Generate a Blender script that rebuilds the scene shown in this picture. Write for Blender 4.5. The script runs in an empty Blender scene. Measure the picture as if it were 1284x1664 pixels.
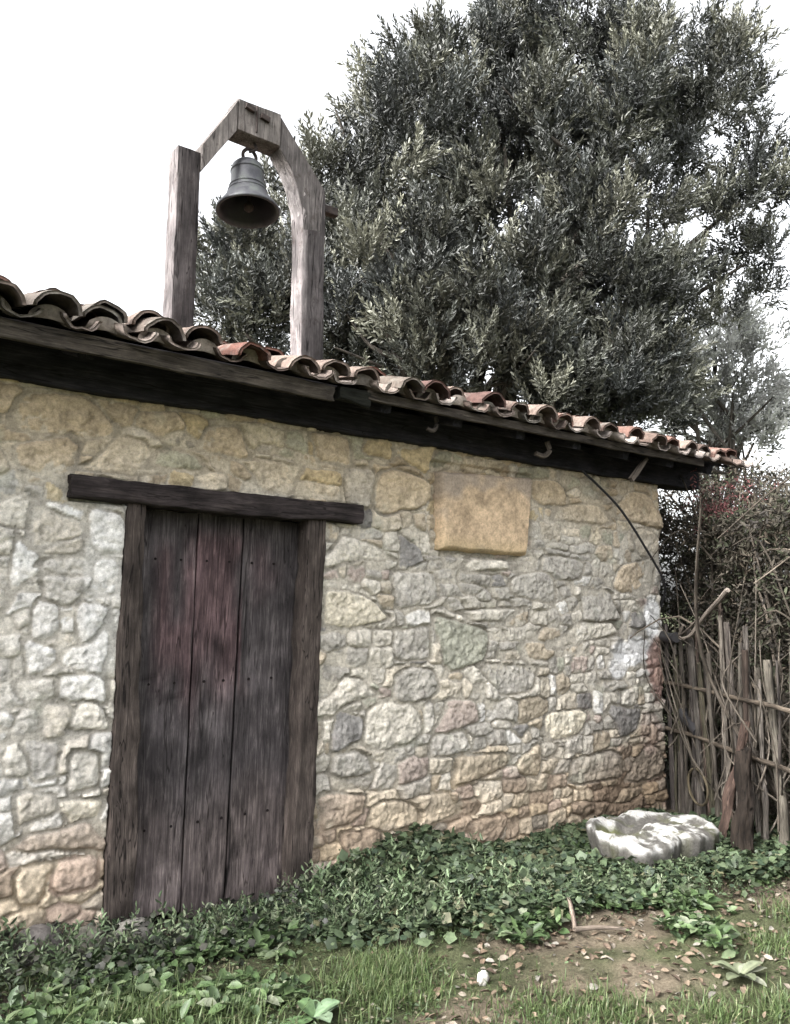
import bpy, math, random
import numpy as np
from mathutils import Vector, Matrix

rng = np.random.default_rng(7)
random.seed(7)
SC = bpy.context.scene
COL = SC.collection
RAD = math.radians
A = np.array

# ------------------------------------------------------------------ noise
_tabs = {}
def vnoise(x, y, seed=0):
    t = _tabs.get(seed)
    if t is None:
        t = _tabs[seed] = np.random.default_rng(1000 + seed).random((256, 256))
    x = np.asarray(x, float); y = np.asarray(y, float)
    xi = np.floor(x).astype(int); yi = np.floor(y).astype(int)
    fx = x - xi; fy = y - yi
    fx = fx * fx * (3 - 2 * fx); fy = fy * fy * (3 - 2 * fy)
    a = t[xi & 255, yi & 255]; b = t[(xi + 1) & 255, yi & 255]
    c = t[xi & 255, (yi + 1) & 255]; d = t[(xi + 1) & 255, (yi + 1) & 255]
    return (a * (1 - fx) + b * fx) * (1 - fy) + (c * (1 - fx) + d * fx) * fy

def fbm(x, y, seed=0, octv=4, gain=.5):
    s = 0; a = 1; n = 0
    x = np.asarray(x, float); y = np.asarray(y, float)
    for o in range(octv):
        s = s + a * vnoise(x * 2 ** o + 17.3 * o, y * 2 ** o + 5.1 * o, seed + o); n += a; a *= gain
    return s / n - .5

def sstep(a, b, x):
    t = np.clip((np.asarray(x, float) - a) / (b - a), 0, 1)
    return t * t * (3 - 2 * t)

# ------------------------------------------------------------------ mesh building
class MB:
    """collects geometry; build() links it as ONE mesh object"""
    def __init__(s):
        s.v = []; s.f = []; s.c = []; s.g = []; s.n = 0
    def add(s, V, F, col=(1, 1, 1), grain=None):
        V = np.asarray(V, float).reshape(-1, 3)
        F = np.asarray(F, int)
        c = np.asarray(col, float)
        if c.ndim == 1: c = np.tile(c[:3], (len(V), 1))
        g = V.copy() if grain is None else np.asarray(grain, float)
        s.v.append(V); s.f.append(F + s.n); s.c.append(c); s.g.append(g); s.n += len(V)
        return s
    def tris(s, V, F, col=(1, 1, 1), grain=None):
        F = np.asarray(F, int)
        return s.add(V, np.concatenate([F, F[:, :1] * 0 - 10 ** 9], 1), col, grain)
    def build(s, name, mat, parent=None, smooth=False, **props):
        V = np.concatenate(s.v); C = np.concatenate(s.c); G = np.concatenate(s.g)
        F = np.concatenate([f if f.shape[1] == 4 else np.c_[f, f[:, :1] * 0 - 10 ** 9] for f in s.f])
        isq = F[:, 3] >= 0
        tot = np.where(isq, 4, 3)
        loops = F.ravel()[(F >= 0).ravel()]
        starts = np.r_[0, np.cumsum(tot)[:-1]]
        m = bpy.data.meshes.new(name)
        m.vertices.add(len(V)); m.vertices.foreach_set('co', V.astype(np.float32).ravel())
        m.loops.add(len(loops)); m.loops.foreach_set('vertex_index', loops.astype(np.int32))
        m.polygons.add(len(F)); m.polygons.foreach_set('loop_start', starts.astype(np.int32))
        try: m.polygons.foreach_set('loop_total', tot.astype(np.int32))
        except Exception: pass
        m.update(calc_edges=True)
        a = m.attributes.new('Col', 'FLOAT_COLOR', 'POINT')
        a.data.foreach_set('color', np.c_[C, np.ones(len(C))].astype(np.float32).ravel())
        a = m.attributes.new('grain', 'FLOAT_VECTOR', 'POINT')
        a.data.foreach_set('vector', G.astype(np.float32).ravel())
        if smooth: m.polygons.foreach_set('use_smooth', np.ones(len(F), bool))
        m.validate()
        m.materials.append(mat)
        o = bpy.data.objects.new(name, m); COL.objects.link(o)
        if parent is not None: o.parent = parent
        for k, v in props.items(): o[k] = v
        return o

def thing(name, label, cat, group=None, loc=(0, 0, 0)):
    o = bpy.data.objects.new(name, None); COL.objects.link(o)
    o.location = loc; o['label'] = label; o['category'] = cat
    if group: o['group'] = group
    o.empty_display_size = .1
    return o

def part_empty(name, parent):
    o = bpy.data.objects.new(name, None); COL.objects.link(o); o.parent = parent; o.empty_display_size = .1
    return o

def norm(v):
    v = np.asarray(v, float); return v / (np.linalg.norm(v, axis=-1, keepdims=True) + 1e-12)

_seed = [0]
def timber(mb, p0, p1, side, w, h, n=24, rough=.004, bow=.0, taper=1., bev=.16, col=(1, 1, 1), w1=None, ragged=0):
    """hewn beam from p0 to p1; side = direction of its width w; h across; wobbling edges, rounded arrises"""
    _seed[0] += 1; sd = _seed[0] * 13.7
    p0 = A(p0, float); p1 = A(p1, float); L = np.linalg.norm(p1 - p0); d = (p1 - p0) / L
    s = A(side, float); s = s - d * (s @ d); s /= np.linalg.norm(s); u = np.cross(d, s)
    b = bev
    prof = []
    for (cx, cy, a0) in ((1, 1, 0), (-1, 1, 90), (-1, -1, 180), (1, -1, 270)):
        for a in (0, 30, 60, 90):
            t = RAD(a0 + a); prof.append((cx * (1 - b) + b * math.cos(t), cy * (1 - b) + b * math.sin(t)))
    # extra points along the flats, so that they can warp
    P = []
    for i in range(len(prof)):
        P.append(prof[i]); q = prof[(i + 1) % len(prof)]
        if abs(prof[i][0] - q[0]) + abs(prof[i][1] - q[1]) > .8:
            for k in (.25, .5, .75): P.append((prof[i][0] * (1 - k) + q[0] * k, prof[i][1] * (1 - k) + q[1] * k))
    P = A(P); m = len(P)
    t = np.linspace(0, 1, n + 1)
    ww = w / 2 * (1 + (taper - 1) * t); hh = h / 2 * (1 + (taper - 1) * t)
    T, I = np.meshgrid(t, np.arange(m), indexing='ij')
    X = P[I, 0] * ww[:, None]; Y = P[I, 1] * hh[:, None]
    ang = np.arctan2(P[:, 1], P[:, 0])
    nx = fbm(T * L * 5 + sd, np.cos(ang)[I] * 1.5 + 3, 11, 3); ny = fbm(T * L * 5 + sd, np.sin(ang)[I] * 1.5 + 9, 12, 3)
    fine = fbm(T * L * 14 + sd, I * .9, 14, 2)
    X = X * (1 + 0) + rough * 3 * nx + rough * fine * P[I, 0]; Y = Y + rough * 3 * ny + rough * fine * P[I, 1]
    X = X + (bow * 2 * fbm(t * L * 1.3 + sd, 0 * t, 15, 2))[:, None]; Y = Y + (bow * 2 * fbm(t * L * 1.3 + sd, 0 * t + 5, 16, 2))[:, None]
    Tl = T * L
    if ragged:
        jag = ragged * (fbm(I * .8 + sd, 0 * I, 17, 2) + .2)
        Tl = Tl + np.where(T > .999, jag, 0) - np.where(T < .001, jag, 0)
    V = p0 + Tl[..., None] * d + X[..., None] * s + Y[..., None] * u
    G = np.stack([Tl + sd, X + sd * .37, Y], -1)
    idx = np.arange((n + 1) * m).reshape(n + 1, m)
    a = idx[:-1]; c = idx[1:]
    F = np.stack([a, np.roll(a, -1, 1), np.roll(c, -1, 1), c], -1).reshape(-1, 4)
    mb.add(V.reshape(-1, 3), F, col, G.reshape(-1, 3))
    for k, ring in ((0, idx[0][::-1]), (n, idx[n])):
        base = V[k]; cen = base.mean(0)
        Vc = np.concatenate([base if k else base[::-1], [cen]]); mm = m
        Fc = np.stack([np.arange(mm), (np.arange(mm) + 1) % mm, np.full(mm, mm)], -1)
        g = np.concatenate([G[k] if k else G[k][::-1], [G[k].mean(0)]]) * A([1, 3, 3]) + 7
        mb.tris(Vc, Fc, A(col) * .9 if np.ndim(col) == 1 else (1, 1, 1), g)
    return mb

def tube(mb, pts, rad, sides=6, col=(1, 1, 1), cap=True):
    pts = A(pts, float); n = len(pts)
    rad = np.broadcast_to(A(rad, float), (n,))
    tan = norm(np.gradient(pts, axis=0))
    ref = A([0, 0, 1.]) if abs(tan[0][2]) < .9 else A([1., 0, 0])
    s = norm(np.cross(tan, ref)); u = np.cross(tan, s)
    a = np.linspace(0, 2 * np.pi, sides, endpoint=False)
    V = pts[:, None] + rad[:, None, None] * (np.cos(a)[None, :, None] * s[:, None] + np.sin(a)[None, :, None] * u[:, None])
    idx = np.arange(n * sides).reshape(n, sides)
    F = np.stack([idx[:-1], np.roll(idx[:-1], -1, 1), np.roll(idx[1:], -1, 1), idx[1:]], -1).reshape(-1, 4)
    lens = np.r_[0, np.cumsum(np.linalg.norm(np.diff(pts, axis=0), axis=1))]
    _seed[0] += 1
    G = np.stack([np.repeat(lens[:, None], sides, 1) + _seed[0] * 3.1, np.cos(a)[None] * rad[:, None], np.sin(a)[None] * rad[:, None]], -1)
    mb.add(V.reshape(-1, 3), F, col, G.reshape(-1, 3))
    if cap:
        for k in (0, n - 1):
            Vc = np.concatenate([V[k], [pts[k]]])
            Fc = np.stack([np.arange(sides), (np.arange(sides) + 1) % sides, np.full(sides, sides)], -1)
            mb.tris(Vc, Fc if k else Fc[:, ::-1], col, np.concatenate([G[k], [G[k].mean(0)]]))
    return mb

def smooth_path(ctrl, n=24):
    c = A(ctrl, float); m = len(c)
    t = np.linspace(0, m - 1, n); i = np.clip(t.astype(int), 0, m - 2); f = (t - i)[:, None]
    p0 = c[np.clip(i - 1, 0, m - 1)]; p1 = c[i]; p2 = c[i + 1]; p3 = c[np.clip(i + 2, 0, m - 1)]
    return .5 * ((2 * p1) + (-p0 + p2) * f + (2 * p0 - 5 * p1 + 4 * p2 - p3) * f ** 2 + (-p0 + 3 * p1 - 3 * p2 + p3) * f ** 3)

def lathe(mb, prof, axis_p, sides=48, col=(1, 1, 1), tilt=None):
    prof = A(prof, float); n = len(prof)
    a = np.linspace(0, 2 * np.pi, sides, endpoint=False)
    V = np.stack([prof[:, 0, None] * np.cos(a), prof[:, 0, None] * np.sin(a), np.repeat(prof[:, 1, None], sides, 1)], -1)
    if tilt is not None: V = V @ A(tilt).T
    V = V + A(axis_p)
    idx = np.arange(n * sides).reshape(n, sides)
    F = np.stack([idx[:-1], np.roll(idx[:-1], -1, 1), np.roll(idx[1:], -1, 1), idx[1:]], -1).reshape(-1, 4)
    mb.add(V.reshape(-1, 3), F, col); return mb

def basis(d, roll):
    """(m,3,3) frames whose x axis is d"""
    d = norm(d); ref = np.where(np.abs(d[:, 2:3]) < .95, A([[0, 0, 1.]]), A([[1., 0, 0]]))
    s = norm(np.cross(ref, d)); u = np.cross(d, s)
    c = np.cos(roll)[:, None]; q = np.sin(roll)[:, None]
    return np.stack([d, c * s + q * u, -q * s + c * u], -1)

def scatter(mb, TV, TF, pos, M, sc, col, tcol=None, drop=None):
    """copies of a small template (one leaf, one spray) written into one mesh"""
    m = len(pos); k = len(TV)
    sc = np.asarray(sc, float)
    if sc.ndim == 1: sc = np.repeat(sc[:, None], 3, 1)
    V = np.einsum('mij,mkj->mki', M, TV[None] * sc[:, None, :]) + pos[:, None]
    C = np.repeat(np.asarray(col, float)[:, None], k, 1)
    if tcol is not None: C = C * tcol[None]
    F = (TF[None] + (np.arange(m) * k)[:, None, None]).reshape(-1, TF.shape[1])
    mb.add(V.reshape(-1, 3), F, C.reshape(-1, 3)); return mb

def leaf_tpl(w=.32, fold=.12, droop=.12):
    V = A([[0, 0, 0], [.34, w * .9, fold * .9 - droop * .1], [.72, w * .8, fold * .7 - droop * .5], [1, 0, -droop], [.72, -w * .8, fold * .7 - droop * .5], [.34, -w * .9, fold * .9 - droop * .1]], float)
    V[:, 1] *= .5
    return V, A([[0, 3, 2, 1], [0, 5, 4, 3]])

# ------------------------------------------------------------------ materials
def mat(name, rough=.85, spec=.3, metal=0.):
    m = bpy.data.materials.new(name); m.use_nodes = True
    nt = m.node_tree; b = nt.nodes['Principled BSDF']
    b.inputs['Roughness'].default_value = rough; b.inputs['Metallic'].default_value = metal
    b.inputs['Specular IOR Level'].default_value = spec
    return m, nt, b
def N(nt, t, **kw):
    n = nt.nodes.new(t)
    for k, v in kw.items():
        if k.startswith('_'): setattr(n, k[1:], v)
        else: n.inputs[k.replace('__', ' ')].default_value = v
    return n
def attr(nt, name):
    n = nt.nodes.new('ShaderNodeAttribute'); n.attribute_name = name; return n
def noise(nt, vec, scale, detail=6, rough=.6, sc3=None, dist=0):
    if sc3 is not None:
        mp = nt.nodes.new('ShaderNodeMapping'); mp.inputs['Scale'].default_value = sc3
        nt.links.new(vec, mp.inputs['Vector']); vec = mp.outputs[0]
    n = N(nt, 'ShaderNodeTexNoise', Scale=scale, Detail=detail, Roughness=rough, Distortion=dist)
    nt.links.new(vec, n.inputs['Vector']); return n.outputs['Fac']
def ramp(nt, fac, stops):
    r = nt.nodes.new('ShaderNodeValToRGB'); e = r.color_ramp.elements
    while len(e) < len(stops): e.new(.5)
    for i, (p, c) in enumerate(stops):
        e[i].position = p; e[i].color = (*(c if hasattr(c, '__len__') else (c, c, c)), 1)
    nt.links.new(fac, r.inputs[0]); return r.outputs[0]
def mix(nt, a, b, fac, mode='MIX'):
    n = nt.nodes.new('ShaderNodeMix'); n.data_type = 'RGBA'; n.blend_type = mode
    for sock, v in ((n.inputs[0], fac), (n.inputs[6], a), (n.inputs[7], b)):
        if hasattr(v, 'is_linked'): nt.links.new(v, sock)
        elif hasattr(v, '__len__'): sock.default_value = (*v, 1)
        else: sock.default_value = v
    return n.outputs[2]
def bump(nt, b, h, strength=.5, dist=.01):
    n = N(nt, 'ShaderNodeBump', Strength=strength, Distance=dist)
    nt.links.new(h, n.inputs['Height']); nt.links.new(n.outputs[0], b.inputs['Normal'])

def wood_mat(name, dark, mid, light, rough=.9, bs=.6, spots=None):
    m, nt, b = mat(name, rough, .2)
    g = attr(nt, 'grain').outputs['Vector']; c = attr(nt, 'Col').outputs['Color']
    n1 = noise(nt, g, 1, 8, .72, (5, 60, 60), .7)
    n2 = noise(nt, g, 1, 5, .6, (5, 9, 9))
    col = ramp(nt, n1, [(.3, dark), (.52, mid), (.72, light)])
    col = mix(nt, col, ramp(nt, n2, [(.3, .45), (.7, 1.45)]), 1., 'MULTIPLY')
    n5 = noise(nt, g, 1, 3, .5, (1.1, 17, 17), .4)
    col = mix(nt, col, (.006, .005, .005), ramp(nt, n5, [(.487, 0.), (.497, .85), (.503, .85), (.513, 0.)]))
    if spots:
        n3 = noise(nt, g, 1, 8, .7, (14, 20, 20))
        col = mix(nt, col, spots, ramp(nt, n3, [(.55, 0.), (.68, .8)]))
    col = mix(nt, col, c, 1., 'MULTIPLY')
    nt.links.new(col, b.inputs['Base Color'])
    n4 = noise(nt, g, 1, 6, .7, (3, 70, 70))
    bump(nt, b, n4, bs, .012)
    return m

def leaf_mat(name, rough=.45, spec=.5, trans=.25, var=.35):
    m, nt, b = mat(name, rough, spec)
    c = attr(nt, 'Col').outputs['Color']
    geo = nt.nodes.new('ShaderNodeNewGeometry')
    n = noise(nt, geo.outputs['Position'], 30, 3)
    col = mix(nt, c, ramp(nt, n, [(.3, 1 - var), (.7, 1 + var)]), 1., 'MULTIPLY')
    nt.links.new(col, b.inputs['Base Color'])
    if trans:
        t = nt.nodes.new('ShaderNodeBsdfTranslucent'); nt.links.new(col, t.inputs['Color'])
        mx = nt.nodes.new('ShaderNodeMixShader'); mx.inputs[0].default_value = trans
        nt.links.new(b.outputs[0], mx.inputs[1]); nt.links.new(t.outputs[0], mx.inputs[2])
        nt.links.new(mx.outputs[0], nt.nodes['Material Output'].inputs['Surface'])
    return m

STAMPS = [(2.817, 1.4, 0.205, 0.096, 'cream'),
 (5.551, 1.667, 0.251, 0.13, 'ochre'),
 (4.682, 0.586, 0.218, 0.097, 'cream'),
 (4.492, 0.422, 0.103, 0.051, 'pale'),
 (3.657, 0.743, 0.153, 0.092, 'pink'),
 (3.696, 1.18, 0.211, 0.139, 'moss'),
 (4.414, 1.11, 0.173, 0.062, 'tan'),
 (3.242, 1.753, 0.095, 0.077, 'dark'),
 (2.834, 1.753, 0.185, 0.063, 'pale'),
 (3.184, 2.139, 0.218, 0.125, 'tan'),
 (1.106, 2.322, 0.214, 0.101, 'tan'),
 (1.037, 2.093, 0.129, 0.093, 'tan'),
 (1.425, 2.154, 0.135, 0.084, 'sand'),
 (2.252, 2.137, 0.145, 0.084, 'sand'),
 (1.696, 2.163, 0.126, 0.048, 'moss'),
 (1.945, 2.31, 0.127, 0.084, 'tan'),
 (2.64, 2.346, 0.131, 0.081, 'tan'),
 (2.981, 2.395, 0.119, 0.064, 'yellow'),
 (3.277, 2.37, 0.127, 0.064, 'yellow'),
 (2.836, 2.137, 0.105, 0.128, 'grey'),
 (1.109, 1.773, 0.125, 0.064, 'sand'),
 (1.345, 1.773, 0.085, 0.105, 'white'),
 (0.972, 1.597, 0.055, 0.081, 'white'),
 (1.148, 1.601, 0.11, 0.043, 'grey'),
 (1.152, 1.485, 0.098, 0.072, 'grey'),
 (1.345, 1.554, 0.068, 0.089, 'white'),
 (1.075, 1.345, 0.065, 0.087, 'white'),
 (1.306, 1.331, 0.082, 0.083, 'white'),
 (1.057, 1.175, 0.075, 0.061, 'white'),
 (1.247, 1.174, 0.105, 0.063, 'white'),
 (1.051, 1.039, 0.077, 0.053, 'pale'),
 (1.252, 1.028, 0.114, 0.066, 'white'),
 (1.027, 0.896, 0.05, 0.071, 'grey'),
 (1.146, 0.884, 0.057, 0.075, 'sand'),
 (1.296, 0.892, 0.078, 0.069, 'pale'),
 (1.106, 0.717, 0.062, 0.082, 'grey'),
 (1.283, 0.642, 0.068, 0.084, 'pale'),
 (1.283, 0.469, 0.076, 0.053, 'cream'),
 (1.08, 0.517, 0.082, 0.054, 'sand'),
 (1.184, 0.36, 0.177, 0.048, 'brown'),
 (1.278, 0.182, 0.095, 0.071, 'pink'),
 (1.086, 0.171, 0.068, 0.08, 'sand'),
 (2.786, 0.706, 0.113, 0.094, 'dark'),
 (3.107, 0.715, 0.212, 0.128, 'pale'),
 (5.42, 0.55, 0.155, 0.105, 'dark'),
 (3.57, 0.551, 0.157, 0.076, 'grey'),
 (2.807, 0.507, 0.131, 0.064, 'grey'),
 (4.163, 0.928, 0.211, 0.104, 'grey'),
 (3.288, 0.942, 0.173, 0.103, 'grey'),
 (3.932, 1.721, 0.204, 0.042, 'pale'),
 (4.673, 1.704, 0.222, 0.09, 'grey'),
 (3.93, 1.368, 0.203, 0.041, 'pale'),
 (4.91, 2.132, 0.289, 0.071, 'sand'),
 (4.549, 2.264, 0.185, 0.091, 'tan'),
 (5.598, 2.234, 0.28, 0.126, 'tan'),
 (5.727, 1.953, 0.176, 0.114, 'sand'),
 (3.493, 0.183, 0.128, 0.075, 'sand'),
 (2.747, 0.269, 0.149, 0.085, 'brown'),
 (3.127, 0.18, 0.187, 0.089, 'sand'),
 (2.902, 0.049, 0.132, 0.078, 'brown'),
 (3.908, -0.03, 0.154, 0.078, 'brown'),
 (4.308, 0.353, 0.123, 0.087, 'tan'),
 (5.684, 0.208, 0.202, 0.118, 'grey'),
 (5.037, 0.245, 0.286, 0.1, 'grey'),
 (3.868, 0.391, 0.252, 0.073, 'tan'),
 (4.357, 1.574, 0.223, 0.098, 'grey'),
 (5.091, 1.437, 0.203, 0.117, 'grey'),
 (5.013, 1.252, 0.272, 0.069, 'pale'),
 (3.284, 1.532, 0.175, 0.106, 'grey'),
 (3.261, 1.197, 0.148, 0.095, 'grey'),
 (2.81, 0.94, 0.121, 0.071, 'pale')]
LOBES = [(6.47, 5.3, 8.18, 0.64), (6.09, 5.41, 7.24, 0.58), (7.21, 4.94, 8.88, 0.65), (7.86, 4.69, 9.32, 0.8), (8.76, 4.26, 9.58, 0.91), (9.6, 3.61, 9.58, 0.91), (10.43, 2.96, 9.64, 0.86), (11.11, 2.44, 9.5, 0.72), (6.4, 4.88, 7.04, 0.83), (7.1, 4.36, 7.89, 0.91), (8.01, 3.8, 7.97, 0.93), (8.97, 3.36, 8.03, 0.95), (9.85, 2.81, 8.28, 0.91), (10.77, 2.38, 8.53, 0.79), (11.64, 2.3, 7.7, 0.53), (5.22, 6.24, 6.18, 0.66), (5.15, 6.11, 5.22, 0.65), (5.53, 5.49, 5.32, 0.68), (6.14, 4.62, 5.8, 0.75), (6.7, 4.01, 5.93, 0.58), (7.7, 3.62, 6.52, 0.8), (8.62, 3.21, 6.55, 0.86), (9.49, 2.81, 6.93, 0.71), (10.89, 2.5, 7.04, 0.56), (11.9, 2.39, 6.8, 0.44), (5.94, 4.75, 4.94, 0.7), (6.5, 4.15, 4.92, 0.76), (7.19, 3.58, 5.15, 0.69), (7.91, 3.16, 5.22, 0.78), (8.84, 2.88, 5.6, 0.8), (9.85, 2.67, 5.88, 0.58), (10.79, 2.57, 5.98, 0.46), (6.81, 4.01, 4.19, 0.65), (7.45, 3.5, 4.28, 0.69), (8.19, 3.1, 4.15, 0.7), (8.96, 2.79, 4.39, 0.71), (9.71, 2.62, 4.75, 0.44), (9.1, 5.74, 8.59, 1.57), (10.89, 4.67, 8.52, 1.82), (7.91, 6.59, 6.9, 1.45), (9.88, 5.22, 5.79, 1.65), (6.97, 7.03, 6.69, 1.11), (11.1, 4.26, 5.8, 1.35), (9.65, 5.39, 10.22, 1.29), (11.69, 3.82, 10.13, 1.07)]
OUTL = [(4.32, -0.51), (4.17, -0.75), (4.12, -0.95), (4.24, -1.06), (4.52, -1.03), (4.86, -1.05), (5.08, -0.87), (5.05, -0.66), (4.85, -0.46), (4.58, -0.43)]
EXTRA= [(11.87, 2.21, 9.28, 0.54), (11.82, 2.12, 8.4, 0.48), (11.96, 2.13, 7.54, 0.53), (12.1, 2.15, 6.68, 0.43), (11.99, 2.31, 6.2, 0.38), (11.7, 2.24, 9.96, 0.49), (11.39, 2.44, 5.8, 0.38), (10.46, 2.59, 5.44, 0.45), (12.26, 2.07, 8.12, 0.44), (8.7, 2.91, 3.86, 0.58), (9.38, 2.61, 4.0, 0.51), (8.15, 3.28, 4.27, 0.74), (9.14, 2.72, 4.58, 0.67), (9.81, 2.6, 4.41, 0.39), (7.33, 3.62, 4.53, 0.73), (6.75, 4.05, 4.69, 0.73), (9.68, 2.58, 5.27, 0.61)]
PALE =  [(13.53, 3.91, 6.22, 0.68), (13.23, 4.24, 5.55, 0.62), (13.87, 3.77, 5.33, 0.79), (13.56, 4.11, 4.65, 0.68), (14.72, 3.86, 4.54, 0.82), (14.63, 3.68, 6.27, 0.47), (14.06, 3.82, 3.99, 0.68), (13.2, 4.38, 4.76, 0.56)]
EXTRA +=  [(5.12, 6.61, 6.37, 0.54), (5.54, 6.27, 6.46, 0.54), (5.11, 6.74, 5.56, 0.54), (5.68, 6.29, 5.57, 0.59), (5.59, 6.92, 6.11, 0.66), (6.29, 5.26, 4.98, 0.52), (6.71, 4.96, 4.81, 0.52), (6.37, 5.72, 5.76, 0.63), (5.9, 6.23, 7.42, 0.46), (4.94, 6.82, 5.92, 0.32), (6.06, 5.85, 4.8, 0.62), (6.33, 5.3, 4.46, 0.61), (6.82, 4.95, 4.29, 0.61), (7.18, 4.44, 4.08, 0.59), (5.44, 6.57, 4.94, 0.54), (8.67, 4.32, 7.55, 0.89), (7.84, 4.39, 7.03, 0.72), (9.38, 4.08, 7.99, 0.77), (6.69, 5.3, 8.79, 0.41), (9.31, 2.94, 4.75, 0.61), (9.72, 2.63, 4.67, 0.52), (9.63, 3.2, 3.87, 0.49), (10.04, 2.87, 3.96, 0.44), (8.97, 3.44, 3.99, 0.52), (10.42, 2.75, 4.45, 0.36), (8.49, 3.82, 3.99, 0.52)]
EXPO = 2.2
# ------------------------------------------------------------------ camera, light, sky
cam = bpy.data.cameras.new('camera'); camo = bpy.data.objects.new('camera', cam); COL.objects.link(camo)
yaw, pitch, roll = RAD(37.92), RAD(6.48), RAD(.50)
cF = A([math.sin(yaw) * math.cos(pitch), math.cos(yaw) * math.cos(pitch), math.sin(pitch)])
cr = A([math.cos(yaw), -math.sin(yaw), 0]); cu = np.cross(cr, cF)
cR = math.cos(roll) * cr + math.sin(roll) * cu; cU = -math.sin(roll) * cr + math.cos(roll) * cu
camo.matrix_world = Matrix(((cR[0], cU[0], -cF[0], 0), (cR[1], cU[1], -cF[1], -4.0), (cR[2], cU[2], -cF[2], 1.433), (0, 0, 0, 1)))
cam.sensor_width = 36; cam.sensor_fit = 'AUTO'; cam.lens = 1330 / 1664 * 36; cam.clip_end = 2000; cam.clip_start = .05
SC.camera = camo

SUN_EL, SUN_AZ = RAD(42), RAD(-86)     # azimuth measured from +y towards +x: the light comes from the left
sdir = A([math.sin(SUN_AZ) * math.cos(SUN_EL), math.cos(SUN_AZ) * math.cos(SUN_EL), math.sin(SUN_EL)])
w = bpy.data.worlds.new('World'); SC.world = w; w.use_nodes = True
nt = w.node_tree; bg = nt.nodes['Background']
sky = nt.nodes.new('ShaderNodeTexSky'); sky.sky_type = 'NISHITA'; sky.sun_disc = False
sky.sun_elevation = SUN_EL; sky.sun_rotation = SUN_AZ; sky.air_density = 1.0; sky.dust_density = 6.0; sky.ozone_density = 1.0
hs = nt.nodes.new('ShaderNodeHueSaturation'); hs.inputs['Saturation'].default_value = .12
nt.links.new(sky.outputs[0], hs.inputs['Color']); nt.links.new(hs.outputs[0], bg.inputs['Color'])
bg.inputs['Strength'].default_value = .15
sl = bpy.data.lights.new('sun', 'SUN'); so = bpy.data.objects.new('sun', sl); COL.objects.link(so)
sl.energy = 1.2; sl.angle = RAD(45); sl.color = (1, .97, .92)
so.rotation_euler = Vector(-sdir).to_track_quat('-Z', 'Y').to_euler()
SC.view_settings.view_transform = 'Standard'; SC.view_settings.look = 'None'
SC.view_settings.exposure = EXPO; SC.view_settings.gamma = 1
SC.cycles.max_bounces = 6; SC.cycles.diffuse_bounces = 3; SC.cycles.use_denoising = True

# ------------------------------------------------------------------ ground
def ground_z(x, y):
    x = np.asarray(x, float); y = np.asarray(y, float)
    far = sstep(6, 20, np.hypot(x - 3, y + 1))
    z = -.135 + .05 * fbm(x * .9, y * .9, 21, 3) + .035 * fbm(x * 5, y * 5, 25, 3)
    z = z + .05 * sstep(1.6, .9, x) * sstep(-.7, -.1, y)                       # earth piled at the wall foot, left
    z = z - .06 * sstep(3.2, 3.8, x) * sstep(-.9, -.2, y)
    z = z - .05 * np.exp(-((x - 2) / .35) ** 2) * sstep(-.35, 0, y)             # worn hollow at the doorstep
    return z + far * .3 * fbm(x * .05, y * .05, 29, 3)

def path_mask(x, y):      # bare earth with dead leaves, right foreground
    e = y - (-1.02 - .30 * (x - 3.2)) + .25 * fbm(x * 2.2, y * 2.2, 41, 3)
    return sstep(.06, -.2, e) * sstep(1.85, 2.65, x + .8 * fbm(x * 2, y * 2, 42, 3) + .25 * (y + 1.5)) * sstep(6, 5, x)

def axis_coords(a, b, st, far):
    c = list(np.arange(a, b, st)); s = st; x = b
    while x < far: c.append(x); s *= 1.35; x += s
    s = st; x = a; pre = []
    while x > -far: s *= 1.35; x -= s; pre.append(x)
    return A(pre[::-1] + c)
gx = axis_coords(.3, 5.6, .022, 260); gy = axis_coords(-3.2, .2, .022, 260)
GX, GY = np.meshgrid(gx, gy, indexing='ij')
pm = path_mask(GX, GY)
GZ = ground_z(GX, GY) + (.35 + .65 * pm) * (.02 * fbm(GX * 22, GY * 22, 33, 3) + .02 * fbm(GX * 9, GY * 9, 37, 2))
n1 = fbm(GX * 3, GY * 3, 45, 4)[..., None]; n2 = fbm(GX * 14, GY * 14, 49, 3)[..., None]
soil = A([.085, .068, .052]) * (1 + .9 * n1 + .8 * n2); earth = A([.175, .145, .105]) * (1 + .8 * n1 + .9 * n2)
turf = A([.055, .075, .03]) * (1 + .9 * n1 + .6 * n2)
gc = soil * (1 - pm[..., None]) + earth * pm[..., None]
tm = sstep(-.05, .12, fbm(GX * 1.7 + 4, GY * 1.7, 52, 3) + .25 * sstep(5, 9, np.hypot(GX - 3, GY + 1)))[..., None]
gc = np.clip(gc * (1 - .75 * tm) + turf * .75 * tm, .01, 1)
mb = MB(); idx = np.arange(GX.size).reshape(GX.shape)
F = np.stack([idx[:-1, :-1], idx[1:, :-1], idx[1:, 1:], idx[:-1, 1:]], -1).reshape(-1, 4)
mb.add(np.stack([GX, GY, GZ], -1).reshape(-1, 3), F, gc.reshape(-1, 3))
m, nt, b = mat('earth', .95, .15)
pos = nt.nodes.new('ShaderNodeNewGeometry').outputs['Position']
nz = noise(nt, pos, 75, 8, .75)
nt.links.new(mix(nt, attr(nt, 'Col').outputs['Color'], ramp(nt, nz, [(.3, .45), (.7, 1.5)]), 1., 'MULTIPLY'), b.inputs['Base Color'])
bump(nt, b, nz, 1., .03)
mb.build('ground', m, smooth=True, kind='structure')

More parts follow.
